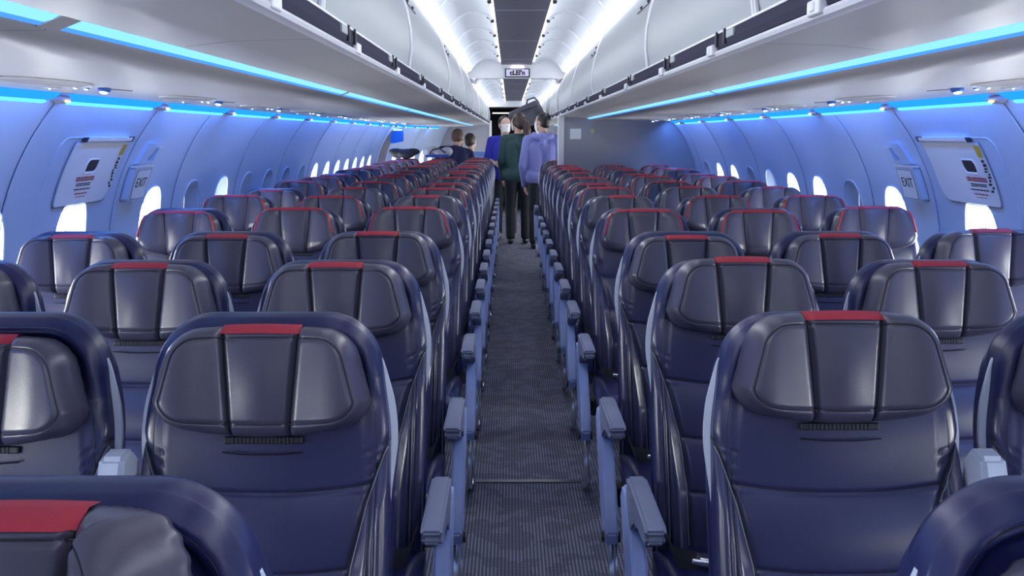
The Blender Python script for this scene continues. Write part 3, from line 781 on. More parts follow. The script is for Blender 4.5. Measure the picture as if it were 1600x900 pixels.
# seat belt ribbon
def belt():
    mb = MB(); path = [(0.18, -0.16, 0.475), (0.19, -0.20, 0.50), (0.196, -0.24, 0.535), (0.188, -0.27, 0.50), (0.175, -0.285, 0.482), (0.13, -0.30, 0.478)]
    v = []; wv = Vector((0.012, 0.046, 0.008))/2
    for i, p in enumerate(path):
        p = Vector(p); q = Matrix.Rotation(0.25*i, 3, 'X') @ wv
        v += [p-q, p+q, p+q+Vector((0, 0, 0.002)), p-q+Vector((0, 0, 0.002))]
    f = []
    for j in range(len(path)-1):
        for i in range(4): f.append((j*4+i, j*4+(i+1) % 4, (j+1)*4+(i+1) % 4, (j+1)*4+i))
    mb.add(v, f); o = mb.build('seat_belt', M_BELT, None, True); me = o.data; bpy.data.objects.remove(o); return me
ME['belt'] = belt()
bk = MB(); bk.box(-0.03, 0.03, -0.022, 0.022, -0.006, 0.008, 0.004); bk.box(-0.026, 0.012, -0.018, 0.018, 0.008, 0.012, 0.002)
o = bk.build('buckle', M_CHROME, None, True); ME['buckle'] = o.data; bpy.data.objects.remove(o)
def part(name, me, parent, loc=(0, 0, 0), rot=None, sx=1):
    o = bpy.data.objects.new(name, me); C.objects.link(o); o.parent = parent; o.location = loc
    if rot: o.rotation_euler = rot
    if sx != 1: o.scale = (sx, 1, 1)
    return o
HTILT = -math.radians(11)
rows_common = [0.865, 1.74, 2.50, 3.26, 4.31, 5.17]
rows_l = rows_common + [5.94+0.762*k for k in range(11)] + [16.4, 17.16, 17.92]
rows_r = rows_common + [5.94+0.762*k for k in range(7)]
POS = {'aisle': 0.485, 'middle': 0.961, 'window': 1.437}
HZ = {('left', 1, 'aisle'): -0.014, ('right', 1, 'aisle'): 0.008, ('left', 0, 'aisle'): -0.006, ('right', 0, 'aisle'): -0.045, ('left', 1, 'middle'): -0.030,
      ('right', 2, 'middle'): 0.0, ('left', 2, 'middle'): -0.004, ('right', 3, 'middle'): -0.006, ('left', 3, 'middle'): -0.008}
def make_seat(side, ri, pos, y):
    sg = -1 if side == 'left' else 1
    hi = 'hi' if ri <= 3 else 'lo'
    red = 'red' if ri <= 3 or (ri*3+len(pos)) % 4 == 0 else 'red_and_glow'
    look = 'headrest with short red top band' if red == 'red' else 'headrest edged in red glow'
    lab = '%s %s seat, %s row from the camera, %s' % (side, pos, ORD[ri], look)
    r = thing('airplane_seat', lab, 'seat', (sg*POS[pos], y, 0), 0, 'navy and grey airplane seats')
    part('backrest', ME['back', hi], r); part('back_shell', ME['shell'], r)
    hz = HZ.get((side, ri, pos), random.uniform(-0.012, 0.010)); zb = TOP-HH-0.002+hz
    hd = part('headrest', ME['head', ('foldL' if side == 'left' else 'foldR') if ri == 0 else hi], r, (random.uniform(-0.004, 0.004), y0f(zb)-0.010, zb), (HTILT, 0, random.uniform(-0.015, 0.015)))
    part('red_trim', ME[red], hd)['label'] = 'red fabric band'
    if red == 'red_and_glow':
        for q in (0, 1): part('glow_trim', ME['edgeglow', q], hd)['label'] = 'red glow along the edge'
    if ri <= 6:
        part('headrest_slot', ME['slot'], r, (0, y0f(zb-0.016)-back_h(0, zb-0.016)-0.002, zb-0.016), (HTILT, 0, 0))
    part('seat_cushion', ME['cushion'], r)
    if True:
        part('seat_frame', ME['frame'], r)
        if pos != 'middle': part('leg', ME['leg'], r, (sg*0.1 if pos == 'aisle' else sg*0.05, 0, 0))
    if pos == 'aisle':
        a = part('armrest', ME['arm'], r, (-sg*0.250, 0, 0)); a.scale = (1.3, 1, 1); part('armrest_pad', ME['pad'], a)
        p = part('side_panel', ME['panel'], r, (-sg*0.254, 0, 0), None)
        if y < 14:
            part('leg', ME['tube'], r, (-sg*0.254, 0, 0), None); part('pivot', ME['pivot'], p)
    if pos != 'window' and y < 9:
        a = part('armrest', ME['armup'] if ri == 1 else ME['arm'], r, (sg*0.238, 0, 0))
        if ri != 1: part('armrest_pad', ME['pad'], a)
    if ri <= 5:
        b = part('seat_belt', ME['belt'], r, (0, 0, 0), None, -sg)
        part('buckle', ME['buckle'], b, (0.11, -0.30, 0.482), (0, 0, 0.4))
    return r
skip = {('left', 0, 'middle'), ('left', 0, 'window'), ('right', 0, 'middle'), ('right', 0, 'window'), ('left', 1, 'window'), ('right', 1, 'window')}
for side, rows in (('left', rows_l), ('right', rows_r)):
    for ri, y in enumerate(rows):
        for pos in ('aisle', 'middle', 'window'):
            if (side, ri, pos) in skip: continue
            if ri > 16 and pos == 'window': continue
            make_seat(side, ri, pos, y)

xs = make_seat('right', 13, 'aisle', 12.2); xs['label'] = 'aisle seat standing behind the grey partition on the right'
# ------------------------------------------------------------------ emergency exit hatches on the side walls
def WP(sg, y, z, out): return Vector((sg*(XW(z, y)-out), y, z))
def wall_patch(sg, outline, out, th, m, name, parent, n=10):
    """flat outline of (y,z) points laid on the curved wall, standing 'out' proud of it"""
    bm = bmesh.new(); vs_ = [bm.verts.new((0, y, z)) for y, z in outline]; bm.faces.new(vs_)
    zs = [z for _, z in outline]; lo, hi = min(zs), max(zs); k = max(1, int((hi-lo)/0.03))
    for i in range(1, k):
        g = bm.verts[:]+bm.edges[:]+bm.faces[:]
        bmesh.ops.bisect_plane(bm, geom=g, plane_co=(0, 0, lerp(lo, hi, i/k)), plane_no=(0, 0, 1))
    r = bmesh.ops.extrude_face_region(bm, geom=bm.faces[:]); top = [e for e in r['geom'] if isinstance(e, bmesh.types.BMVert)]
    ts = set(top)
    for q in bm.verts:
        y, z = q.co.y, q.co.z; q.co = WP(sg, y, z, out if q in ts else out-th)
    bmesh.ops.recalc_face_normals(bm, faces=bm.faces[:])
    me = bpy.data.meshes.new(name); bm.to_mesh(me); bm.free(); me.materials.append(m)
    o = bpy.data.objects.new(name, me); C.objects.link(o)
    if parent: o.parent = parent
    return o
def rrect(y0, y1, z0, z1, r, n=6):
    rs = r if isinstance(r, (list, tuple)) else [r]*4; pts = []
    for (cy, cz, a0), q in zip(((y1, z1, 0), (y0, z1, 90), (y0, z0, 180), (y1, z0, 270)), rs):
        sy = -1 if cy == y1 else 1; sz = -1 if cz == z1 else 1
        for i in range(n+1):
            a = math.radians(a0+90*i/n); pts.append((cy+sy*q+q*math.cos(a), cz+sz*q+q*math.sin(a)))
    return pts
def outline_tube(sg, pts, out, r, m, name, parent):
    mb = MB(); q = pts+[pts[0]]; d = []
    for (a, b), (c, e) in zip(q, q[1:]):
        k = max(1, int(math.hypot(c-a, e-b)/0.03))
        d += [WP(sg, lerp(a, c, i/k), lerp(b, e, i/k), out) for i in range(k)]
    mb.tube(d+[d[0]], r, 6); return mb.build(name, m, parent, True)
def wall_text(sg, body, size, y, z, out, m, name, parent):
    o = text_mesh(body, size, m, name, parent, 0.0008)
    zt = (WP(sg, y, z+0.02, 0)-WP(sg, y, z-0.02, 0)).normalized(); yt = Vector((0, -1 if sg > 0 else 1, 0))
    nn = yt.cross(zt).normalized()
    M = Matrix((yt, zt, nn)).transposed().to_4x4(); M.translation = WP(sg, y, z, out); o.matrix_world = M if not parent else parent.matrix_world.inverted() @ M
    return o
M_HATCH = mat('hatch_plastic', (0.70, 0.72, 0.78), 0.4)
for sg, side in ((-1, 'left'), (1, 'right')):
    h = thing('exit_hatch', 'emergency exit hatch with handle recess and red warning text on the %s wall' % side, 'emergency exit', (0, 0, 0))
    a, b = 4.13, 4.69
    rad = [0.012, 0.012, 0.02, 0.09]
    op = rrect(a, b, 1.145, 1.405, rad)
    wall_patch(sg, op, 0.010, 0.012, M_HATCH, 'handle_cover', h)
    outline_tube(sg, rrect(a-0.004, b+0.004, 1.141, 1.409, rad), 0.0045, 0.0022, mat('seam_blue', (0.20, 0.22, 0.30), 0.6), 'seam', h)
    fr = rrect(a-0.13, b+0.10, 0.70, 1.425, 0.05); outline_tube(sg, fr, 0.001, 0.003, M_WALL, 'hatch_frame', h)
    wall_patch(sg, rrect(a+0.06, b-0.02, 1.408, 1.424, 0.004), 0.024, 0.026, M_RAIL, 'hinge_bar', h)
    wall_patch(sg, rrect(a+0.045, a+0.06, 1.405, 1.426, 0.002), 0.022, 0.024, M_DARK, 'hinge_end', h); wall_patch(sg, rrect(b-0.02, b, 1.405, 1.428, 0.002), 0.024, 0.026, M_DARK, 'hinge_end', h)
    hy = 4.39 if sg < 0 else 4.30
    hd = wall_patch(sg, rrect(hy-0.058, hy+0.052, 1.283, 1.330, [0.008, 0.022, 0.008, 0.022]), 0.0112, 0.002, M_BLACK, 'handle_recess', h)
    outline_tube(sg, rrect(hy-0.062, hy+0.056, 1.277, 1.334, [0.01, 0.024, 0.01, 0.024]), 0.011, 0.003, M_RAIL, 'recess_rim', h)
    ty = 4.37 if sg < 0 else 4.28
    for k, (zz, L, hh, m) in enumerate(((1.252, 0.19, 0.017, M_INKR), (1.228, 0.15, 0.012, M_INK), (1.208, 0.17, 0.005, M_INK), (1.190, 0.13, 0.005, M_INKR), (1.176, 0.10, 0.003, M_INKR))):
        x = -L/2; random.seed(3+k)
        wl = MB()
        while x < L/2:
            e = min(L/2, x+random.uniform(0.014, 0.035))
            for (p0, p1) in ((x, e-0.004),):
                q = [WP(sg, ty+p0, zz-hh/2, 0.0118), WP(sg, ty+p1, zz-hh/2, 0.0118), WP(sg, ty+p1, zz+hh/2, 0.0118), WP(sg, ty+p0, zz+hh/2, 0.0118)]
                wl.add(q, [(0, 1, 2, 3)])
                if hh > 0.01: wl.add([WP(sg, ty+p0+0.003, zz-0.0016, 0.0124), WP(sg, ty+p1-0.003, zz-0.0016, 0.0124), WP(sg, ty+p1-0.003, zz+0.0016, 0.0124), WP(sg, ty+p0+0.003, zz+0.0016, 0.0124)], [(0, 1, 2, 3)], 1)
            x = e
        wl.build('warning_text', [m, M_HATCH], h)
    ly = 4.66 if sg < 0 else 4.155
    wall_patch(sg, rrect(ly-0.022, ly+0.022, 1.345, 1.392, 0.002), 0.0122, 0.001, M_YEL, 'yellow_label', h)
    bl = MB(); random.seed(11); zz = 1.335
    while zz > 1.20:
        hh = random.uniform(0.008, 0.020)
        for q in range(2):
            ya = ly-0.018+random.uniform(0, 0.02); yb_ = ya+random.uniform(0.010, 0.022)
            bl.add([WP(sg, ya, zz-hh*0.8, 0.0120), WP(sg, yb_, zz-hh*0.8, 0.0120), WP(sg, yb_-0.004, zz, 0.0120), WP(sg, ya-0.004, zz, 0.0120)], [(0, 1, 2, 3)])
        zz -= hh+0.002
    bl.build('pictogram_strip', M_INK, h)
    e = thing('exit_placard_box', 'wall box lettered EXIT beside the %s emergency hatch' % side, 'exit sign', (0, 0, 0))
    wall_patch(sg, rrect(4.875, 5.105, 1.125, 1.280, 0.012), 0.034, 0.036, M_WALL, 'housing', e)
    wall_patch(sg, rrect(4.910, 5.095, 1.130, 1.268, 0.006), 0.037, 0.004, M_HATCH, 'cover', e)
    outline_tube(sg, rrect(4.910, 5.095, 1.130, 1.268, 0.006), 0.0365, 0.0018, MATS['seam_blue'], 'cover_shadow_line', e)  # thin outline drawn in for the shadow at the cover edges
    outline_tube(sg, rrect(4.872, 5.108, 1.122, 1.283, 0.012), 0.002, 0.0025, MATS['seam_blue'], 'wall_seam', e)  # outline drawn in for the shadow where box meets wall
    wall_patch(sg, rrect(4.870, 5.110, 1.280, 1.290, 0.004), 0.036, 0.030, M_RAIL, 'top_lip', e)
    wall_text(sg, 'EXIT', 0.068, 5.000, 1.205, 0.0375, M_INK, 'lettering', e)
    k = thing('wall_bracket', 'small pale bracket on the wall above the %s EXIT box' % side, 'bracket', (0, 0, 0))
    wall_patch(sg, [(4.910, 1.300), (4.990, 1.300), (5.070, 1.345), (5.090, 1.395), (4.970, 1.395)], 0.018, 0.020, M_WALL, 'plate', k)
    wall_patch(sg, rrect(5.095, 5.140, 1.31, 1.372, 0.004), 0.026, 0.028, M_WALL, 'arm', k)
    wall_patch(sg, rrect(5.090, 5.145, 1.372, 1.378, 0.002), 0.030, 0.030, M_RAIL, 'cap', k)
# exit sign box hanging at the far left door
db = thing('door_sign', 'blue-lit box hanging over the far left cabin door', 'sign', (-1.665, 14.75, 1.42))
bb = MB(); bb.prism([(-0.085, 0.10), (0.075, 0.10), (0.075, -0.075), (0.02, -0.085), (-0.04, -0.10), (-0.11, -0.10)], -0.03, 0.04, 'y'); bb.build('housing', mat('door_sign_bluelit', (0.03, 0.25, 0.85), 0.4), db)  # blue light from nearby put into the housing colour
MB().box(-0.07, 0.065, -0.034, -0.028, 0.078, 0.094).build('lens', emat('sign_edge', (0.4, 0.8, 1.0), 1.0), db)
struct(wall_patch(-1, rrect(14.35, 15.30, 0.02, 1.50, 0.06), 0.02, 0.03, mat('door_brown', (0.20, 0.17, 0.18), 0.5), 'door_1', None))
struct(outline_tube(-1, rrect(14.33, 15.32, 0.02, 1.52, 0.06), 0.012, 0.012, M_TRIM, 'trim_80', None))
# ------------------------------------------------------------------ passenger service units: recessed dish, reading lights, call light
def psu(sg, y, label):
    r = thing('passenger_service_unit', label, 'service unit', (0, y, 0), 0, 'passenger service units under the bins')
    x0 = 1.42
    def S(x, dz): return (sg*x, 0, PSZ(x)+dz)
    dm = MB(); v = []; N = 28
    v.append((sg*x0, 0, PSZ(x0)-0.004))
    for i in range(N):
        th = 2*PI*i/N; x = x0+0.085*math.sin(th); v.append((sg*x, -0.02+0.27*math.cos(th), PSZ(x)-0.003))
    dm.add(v, [(0, 1+i, 1+(i+1) % N) for i in range(N)]); dm.build('dish', M_DISH, r)
    rm = MB(); rm.tube([v[1+i % N] for i in range(N+1)], 0.004, 6); rm.build('rim', M_TRIM, r, True)
    for yy, xx, k in ((0.25, 1.445, 0.45), (0.31, 1.435, 0.5), (0.42, 1.42, 1.0)):
        b = MB(); b.ell((sg*xx, yy, PSZ(xx)-0.004), (0.020*k, 0.030*k, 0.015*k), 14, 8)
        o = b.build('reading_light', mat('lamp_housing', (0.05, 0.16, 0.6), 0.4), r, True)  # blue light falling on the housing is put into its colour
        MB().ell((sg*xx, yy-0.004*k, PSZ(xx)-0.004-0.008*k), (0.014*k, 0.021*k, 0.009*k), 12, 6).build('lens', L_DOT, o)
    g = MB(); g.tube([(sg*1.43, 0.46, PSZ(1.43)-0.001), (sg*1.40, 0.62, PSZ(1.40)-0.001)], 0.002, 6); g.build('panel_seam', M_DISH, r)
    b = MB(); b.box(sg*1.54-0.012, sg*1.54+0.012, 0.25, 0.34, PSZ(1.54)-0.008, PSZ(1.54)+0.002, 0.003); b.build('call_panel', M_TRIM, r)
    MB().ell((sg*1.54, 0.28, PSZ(1.54)-0.008), (0.004, 0.004, 0.004), 8, 6).build('glow_bead', L_DOT, r)
for sg, side, ys_ in ((-1, 'left', [1.9, 3.05, 4.40, 5.65, 6.9, 8.1, 9.3, 10.5, 11.7, 12.9]), (1, 'right', [1.9, 3.05, 4.40, 5.65, 6.9, 8.1, 9.3, 10.4])):
    for i, y in enumerate(ys_):
        psu(sg, y, 'reading-light unit with grey dish on the %s, %s from the front' % (side, ORD[i]))
# ------------------------------------------------------------------ people
def capsule(mb, p0, p1, r0, r1, n=14):
    p0, p1 = Vector(p0), Vector(p1); d = p1-p0; L = d.length; t = d.normalized(); pts = []; rs = []
    for i in range(5):
        a = PI/2*i/5; pts.append(p0 - t*r0*math.cos(a)); rs.append(max(0.001, r0*math.sin(a)))
    pts.append(p0); rs.append(r0); pts.append(p1); rs.append(r1)
    for i in range(1, 6):
        a = PI/2*i/5; pts.append(p1 + t*r1*math.sin(a)); rs.append(max(0.001, r1*math.cos(a)))
    mb.tube(pts, rs, n); return mb
def fuse(mb, name, m, parent, vox, smooth=2):
    o = mb.build('tmp', m, None, True)
    md = o.modifiers.new('r', 'REMESH'); md.mode = 'VOXEL'; md.voxel_size = vox
    if smooth:
        s = o.modifiers.new('s', 'SMOOTH'); s.iterations = smooth; s.factor = 0.5
    me = bpy.data.meshes.new_from_object(o.evaluated_get(bpy.context.evaluated_depsgraph_get()))
    bpy.data.objects.remove(o); me.materials.clear(); me.materials.append(m)
    me.polygons.foreach_set('use_smooth', [True]*len(me.polygons))
    q = bpy.data.objects.new(name, me); C.objects.link(q); q.parent = parent; return q
def hand(mb, wrist, d, palm_n, s=1.0, curl=0.5):
    d = Vector(d).normalized(); n = Vector(palm_n); n = (n-d*n.dot(d)).normalized(); a = d.cross(n)
    w_ = Vector(wrist); c = w_+d*0.045*s
    mb.ell(c, (0.040*s, 0.016*s, 0.048*s), 12, 8, 0, Matrix((a, n, d)).transposed())
    for k, (off, L) in enumerate(((0.028, 0.068), (0.010, 0.077), (-0.009, 0.072), (-0.027, 0.056))):
        p = w_+d*0.088*s+a*off*s; q = p+(d*math.cos(curl*0.6)+n*math.sin(curl*0.6))*L*0.5*s; e = q+(d*math.cos(curl*1.5)+n*math.sin(curl*1.5))*L*0.5*s
        capsule(mb, p-d*0.02, p, 0.0095*s, 0.0095*s, 8); capsule(mb, p, q, 0.0095*s, 0.0085*s, 8); capsule(mb, q, e, 0.0085*s, 0.0075*s, 8)
    p = w_+d*0.028*s+a*0.034*s; q = p+(d*0.7+a*0.6+n*0.3).normalized()*0.038*s; e = q+(d*0.95+a*0.1+n*0.4).normalized()*0.030*s
    capsule(mb, p, q, 0.012*s, 0.010*s, 8); capsule(mb, q, e, 0.010*s, 0.0085*s, 8)
SKINS = {}
def skin(col):
    k = str(col)
    if k not in SKINS: SKINS[k] = mat('skin_'+k, col, 0.5, vary=0.08)
    return SKINS[k]
def person(label, loc, rz, J, top, top_m, trs_m, hair_m, skc, hair='short', head_yaw=0.0, head_pitch=0.0, mask=True, hood=False, female=False):
    r = thing('person', label, 'person', loc, rz)
    b = MB(); sw = J['sw']
    neck = Vector(J['neck']); hip = Vector(J['hip']); chest = lerp(hip, neck, 0.66)
    HM = Matrix.Rotation(head_yaw, 3, 'Z') @ Matrix.Rotation(head_pitch, 3, 'X'); hc = neck + Vector((0, 0.015, 0.145)) if 'head' not in J else Vector(J['head'])
    def H(p): return hc + HM @ Vector(p)
    # head: skull, jaw, nose, ears, brows, lips
    b.ell(H((0, -0.008, 0.025)), (0.076, 0.095, 0.092), 20, 14, 0, HM); b.ell(H((0, 0.018, -0.045)), (0.058, 0.070, 0.072), 18, 12, 0, HM)
    capsule(b, H((0, 0.083, 0.018)), H((0, 0.103, -0.022)), 0.010, 0.015, 10); b.ell(H((0, 0.080, -0.058)), (0.024, 0.012, 0.010), 10, 6, 0, HM)
    for s in (-1, 1):
        b.ell(H((s*0.076, -0.008, -0.008)), (0.010, 0.019, 0.030), 10, 8, 0, HM); capsule(b, H((s*0.014, 0.083, 0.030)), H((s*0.045, 0.074, 0.030)), 0.009, 0.008, 8)
        b.ell(H((s*0.031, 0.076, 0.012)), (0.014, 0.010, 0.010), 8, 6, 0, HM)
    capsule(b, neck-Vector((0, 0, 0.03)), H((0, -0.012, -0.055)), 0.055, 0.052)
    capsule(b, hip, chest, 0.085, 0.085); capsule(b, chest, neck-Vector((0, 0, 0.06)), 0.085, 0.06)
    cl = MB()
    k = 1.0
    ax = Vector((1, 0, 0))
    for q in (-1, 1): capsule(cl, hip+ax*q*0.07, chest+ax*q*(sw*0.42), 0.115 if not female else 0.105, 0.115)
    capsule(cl, chest-ax*sw*0.5, chest+ax*sw*0.5, 0.105, 0.105); capsule(cl, hip-ax*0.09, hip+ax*0.09, 0.125, 0.125)
    capsule(cl, lerp(chest, neck, 0.3), neck-Vector((0, 0, 0.035)), 0.125, 0.066)
    for s in (-1, 1):
        sh, el, wr = Vector(J['sh'][s]), Vector(J['el'][s]), Vector(J['wr'][s])
        capsule(b, sh, el, 0.046, 0.038); capsule(b, el, wr, 0.038, 0.026); capsule(b, chest+ax*s*0.05, sh, 0.07, 0.05)
        d = (wr-el).normalized(); hand(b, wr, J.get('hd', {}).get(s, d), (-s, 0.2, 0), 1.0, 0.7)
        capsule(cl, neck-Vector((0, 0, 0.055)), sh, 0.066, 0.070); capsule(cl, sh, el, 0.070, 0.057)
        slv = J.get('sleeve', {}).get(s, 0.95)
        if slv > 0: capsule(cl, el, lerp(el, wr, slv), 0.057, 0.042)
        kn, an = Vector(J['kn'][s]), Vector(J['an'][s]); hp = hip+ax*s*0.09-Vector((0, 0, 0.03))
        capsule(b, hp, kn, 0.075, 0.050); capsule(b, kn, an, 0.050, 0.036); capsule(b, an, an+Vector((0, 0.12, -0.04)), 0.034, 0.028)
    fuse(b, 'body', skin(skc), r, 0.0065)
    if hood:
        for i in range(12):
            a = PI*i/11; p = neck+Vector((0.105*math.cos(a), -0.045-0.075*math.sin(a), -0.005-0.035*math.sin(a))); q = neck+Vector((0.105*math.cos(a+PI/11), -0.045-0.075*math.sin(a+PI/11), -0.005-0.035*math.sin(a+PI/11)))
            if i < 11: capsule(cl, p, q, 0.038, 0.038)
        capsule(cl, neck+Vector((0, -0.10, -0.03)), neck+Vector((0, -0.13, -0.10)), 0.06, 0.03)
    fuse(cl, top, top_m, r, 0.010, 3)
    tr = MB()
    capsule(tr, hip-ax*0.085, hip+ax*0.085, 0.118, 0.118)
    for s in (-1, 1):
        kn, an = Vector(J['kn'][s]), Vector(J['an'][s]); hp = hip+ax*s*0.085-Vector((0, 0, 0.03))
        capsule(tr, hp, kn, 0.100, 0.072); capsule(tr, kn, an+Vector((0, 0, 0.02)), 0.070, 0.062)
        sm_ = MB(); sm_.ell(an+Vector((0, 0.055, -0.045)), (0.045, 0.135, 0.050), 14, 8); fuse(sm_, 'shoe', M_BLACK, r, 0.012)
    fuse(tr, 'trousers', trs_m, r, 0.011, 3)
    hm = MB()
    hm.ell(H((0, -0.026, 0.040)), (0.086, 0.094, 0.092), 20, 14, 0, HM)
    if hair == 'short':
        hm.ell(H((0, -0.045, 0.0)), (0.078, 0.068, 0.075), 18, 12, 0, HM)
    else:
        hm.ell(H((0, -0.050, -0.010)), (0.080, 0.072, 0.090), 18, 12, 0, HM)
        for s in (-1, 1): hm.ell(H((s*0.066, -0.01, 0.01)), (0.024, 0.050, 0.062), 10, 8, 0, HM)
        pt = [H((0, -0.10, 0.0)), H((0.01, -0.145, -0.03)), H((0.015, -0.150, -0.10)), H((0.015, -0.145, -0.18)), H((0.015, -0.140, -0.27))]
        for (p, q), (ra, rb) in zip(zip(pt, pt[1:]), ((0.034, 0.046), (0.046, 0.052), (0.052, 0.048), (0.048, 0.018))): capsule(hm, p, q, ra, rb)
    # fringe line keeps the face clear
    hr = fuse(hm, 'hair', hair_m, r, 0.0085)
    if hair != 'short':
        kb = MB(); kb.ell(H((0.012, -0.118, -0.010)), (0.030, 0.012, 0.014), 12, 8); kb.build('hair_clip', mat('clip_cream', (0.7, 0.66, 0.5), 0.4), hr, True)
    # eyes
    for s in (-1, 1):
        ey = MB(); ey.ell(H((s*0.031, 0.083, 0.013)), (0.009, 0.006, 0.005), 10, 6, 0, HM); ey.build('eye', M_INK, r, True)
    if mask:
        mk = MB(); v = []; n = 12
        for j in range(8):
            ph = lerp(0.005, -0.105, j/7)
            for i in range(n+1):
                th = lerp(-1.25, 1.25, i/n); w_ = 0.068-0.012*(j/7); v.append(H((w_*math.sin(th), 0.020+0.076*math.cos(th)+0.012*math.cos(th)**4*math.sin(PI*(j+1)/9)*1.6, ph+0.012*math.cos(th))))
        mk.add(v, [(j*(n+1)+i, j*(n+1)+i+1, (j+1)*(n+1)+i+1, (j+1)*(n+1)+i) for j in range(7) for i in range(n)])
        ms = mk.build('face_mask', mat('mask_pale', (0.72, 0.72, 0.74), 0.7), r, True)
        lp = MB()
        for s in (-1, 1): lp.tube([H((s*0.066, 0.038, -0.005)), H((s*0.083, 0.0, 0.018)), H((s*0.085, -0.02, 0.0)), H((s*0.066, 0.036, -0.075))], 0.0022, 5)
        lp.build('ear_loop', mat('mask_pale', (0.7, 0.7, 0.7)), ms)
    return r
def stand(h, sw, wr, el, spread=0.10, lean=0.0):
    k = h/1.70
    return {'sw': sw, 'neck': (0, lean, 1.46*k), 'hip': (0, 0, 0.93*k), 'sh': {-1: (-sw, lean, 1.385*k), 1: (sw, lean, 1.385*k)}, 'el': el, 'wr': wr,
            'kn': {-1: (-spread, 0.02, 0.50*k), 1: (spread, 0.02, 0.50*k)}, 'an': {-1: (-spread, -0.01, 0.09), 1: (spread, -0.01, 0.09)}}
M_GREEN = mat('jacket_green', (0.018, 0.062, 0.066), 0.7, bump=0.4, bscale=60, vary=0.25)
M_HOOD = mat('hoodie_blue', (0.20, 0.22, 0.55), 0.85, bump=0.4, bscale=60, vary=0.12)
M_ROYAL = mat('shirt_royal', (0.025, 0.030, 0.42), 0.8, vary=0.2)
M_NVY = mat('shirt_navy', (0.010, 0.014, 0.075), 0.8, vary=0.2)
M_LBL = mat('shirt_light', (0.10, 0.20, 0.50), 0.8, vary=0.1)
M_TRS = mat('trousers_dark', (0.006, 0.007, 0.018), 0.75)
M_HBR = mat('hair_brown', (0.035, 0.018, 0.016), 0.45, bump=0.5, bscale=90)
M_HBK = mat('hair_black', (0.006, 0.006, 0.010), 0.45, bump=0.5, bscale=90)
M_HBN = mat('hair_light_brown', (0.11, 0.06, 0.04), 0.5, bump=0.5, bscale=90)
# woman in green
J = stand(1.69, 0.165, {-1: (-0.20, 0.16, 0.86), 1: (0.20, 0.16, 0.88)}, {-1: (-0.215, 0.0, 1.09), 1: (0.215, 0.0, 1.09)})
person('person with a brown ponytail, dark green jacket and black trousers, standing in the aisle', (0.035, 13.6, 0), 0, J, 'jacket', M_GREEN, M_TRS, M_HBR, (0.55, 0.34, 0.27), 'pony', 0.75, -0.05, True, female=True)
# man in hoodie
J = stand(1.68, 0.18, {-1: (-0.22, 0.06, 0.80), 1: (0.22, 0.08, 0.80)}, {-1: (-0.245, -0.03, 1.05), 1: (0.24, -0.03, 1.05)})
person('person with short black hair in a periwinkle hoodie beside the grey partition', (0.335, 13.0, 0), 0, J, 'hoodie', M_HOOD, M_TRS, M_HBK, (0.50, 0.32, 0.24), 'short', 0.95, 0.0, True, hood=True)
# person in royal blue, facing the camera, lifting the bag with one raised arm
J = stand(1.66, 0.18, {-1: (-0.26, -0.20, 1.43), 1: (0.13, 0.17, 1.05)}, {-1: (-0.30, -0.10, 1.30), 1: (0.24, 0.02, 1.10)})
J['sleeve'] = {1: 0.25, -1: 0.6}; J['hd'] = {-1: (0, 0, 1)}
person('person in a royal blue top behind the ponytailed woman, one arm raised to a bag', (-0.14, 14.25, 0), PI, J, 'top', M_ROYAL, M_TRS, M_HBK, (0.52, 0.35, 0.28), 'short', 0.3, 0.0, True)
# man in navy leaning over the seats on the left
J = {'sw': 0.19, 'neck': (0.06, 0.22, 1.28), 'head': (0.09, 0.29, 1.39), 'hip': (0, -0.05, 0.90), 'sh': {-1: (-0.13, 0.20, 1.22), 1: (0.24, 0.18, 1.18)}, 'el': {-1: (-0.22, 0.30, 0.98), 1: (0.30, 0.28, 0.98)},
     'wr': {-1: (-0.16, 0.48, 0.90), 1: (0.24, 0.46, 0.92)}, 'kn': {-1: (-0.10, 0.05, 0.48), 1: (0.10, 0.05, 0.48)}, 'an': {-1: (-0.10, -0.05, 0.09), 1: (0.10, -0.05, 0.09)}}
person('person in a navy shirt bending over the far left seats, seen from behind', (-0.88, 14.10, 0), 0, J, 'shirt', M_NVY, M_TRS, M_HBN, (0.55, 0.36, 0.28), 'short', -0.5, -0.3, True)
J = {'sw': 0.18, 'neck': (0, 0.08, 1.19), 'hip': (0, 0, 0.72), 'sh': {-1: (-0.18, 0.07, 1.12), 1: (0.18, 0.07, 1.12)}, 'el': {-1: (-0.24, 0.12, 0.86), 1: (0.24, 0.12, 0.86)},
     'wr': {-1: (-0.18, 0.33, 0.80), 1: (0.18, 0.33, 0.80)}, 'kn': {-1: (-0.10, 0.20, 0.42), 1: (0.10, 0.20, 0.42)}, 'an': {-1: (-0.10, 0.02, 0.09), 1: (0.10, 0.02, 0.09)}}
person('person in a light blue shirt crouching beside the person in navy', (-0.62, 15.15, 0), 0.3, J, 'shirt', M_LBL, M_TRS, M_HBR, (0.55, 0.36, 0.28), 'short', -0.8, -0.1, True)
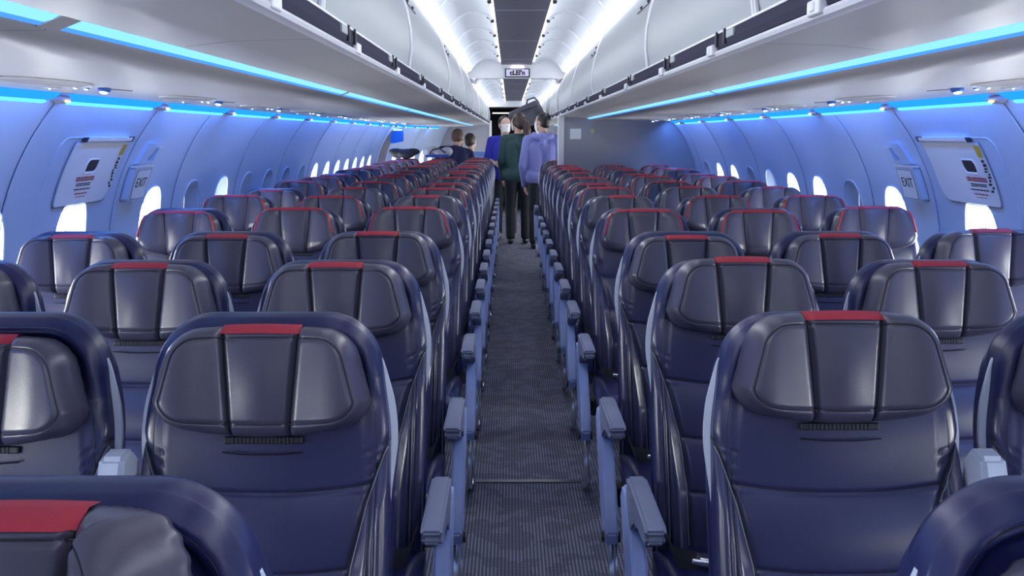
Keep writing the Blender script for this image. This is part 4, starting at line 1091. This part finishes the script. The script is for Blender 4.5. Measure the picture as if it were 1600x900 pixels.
# dark grey bag being lifted above the aisle
bg = thing('travel_bag', 'dark grey travel bag lifted above the heads in the aisle', 'bag', (0.165, 14.62, 1.70), 0)
bg.rotation_euler = (0, -0.42, 0)
M_BAG = mat('bag_grey', (0.055, 0.058, 0.085), 0.7, bump=0.5, bscale=120, vary=0.15)
MB().box(-0.24, 0.24, -0.16, 0.14, -0.15, 0.15, 0.06).build('bag_body', M_BAG, bg, True)
zp = MB(); zp.tube([(-0.19, -0.162, 0.07), (0.0, -0.164, 0.085), (0.19, -0.162, 0.07)], 0.006, 6); zp.build('zip', M_BLACK, bg, True)
hn = MB(); hn.tube([(0.06, -0.05, 0.145), (0.10, -0.05, 0.20), (0.20, -0.05, 0.19), (0.225, -0.05, 0.12)], 0.012, 8); hn.build('handle', M_BAG, bg, True)
pk = MB(); pk.box(-0.16, 0.12, -0.185, -0.15, -0.12, 0.03, 0.015); pk.build('pocket', M_BAG, bg, True)
# coat and pack heaped on the last left seat tops
cy = rows_l[16]
ct = MB(); random.seed(5)
for i in range(9): ct.ell((-1.437+random.uniform(-0.14, 0.10), cy+0.0+random.uniform(-0.03, 0.05), TOP+0.045+random.uniform(0, 0.05)), (0.10, 0.07, 0.045), 12, 8)
c_ = fuse(ct, 'folded_coat', mat('coat_dark', (0.010, 0.010, 0.022), 0.8), None, 0.012); tag(c_, 'dark coat heaped on the far left window seat top', 'coat')
pt_ = thing('backpack', 'pale grey and blue backpack resting on a far left middle seat top', 'backpack', (-1.02, cy+0.02, TOP+0.018))
pb2 = MB()
for i in range(5): pb2.ell((-0.12+0.06*i, 0.01*(i % 2), 0.065+0.02*math.sin(i*1.7)), (0.08, 0.09, 0.065), 12, 8)
fuse(pb2, 'bag_body', mat('pack_pale', (0.45, 0.45, 0.55), 0.7), pt_, 0.012)
q = MB(); q.box(-0.16, 0.15, -0.10, 0.08, 0.0, 0.035, 0.012); q.build('base_panel', mat('pack_blue', (0.02, 0.06, 0.35), 0.7), pt_, True)
q = MB(); q.tube([(-0.1, -0.09, 0.05), (-0.06, -0.12, 0.10), (0.03, -0.11, 0.12), (0.1, -0.09, 0.06)], 0.010, 8); q.build('strap', M_BLACK, pt_, True)
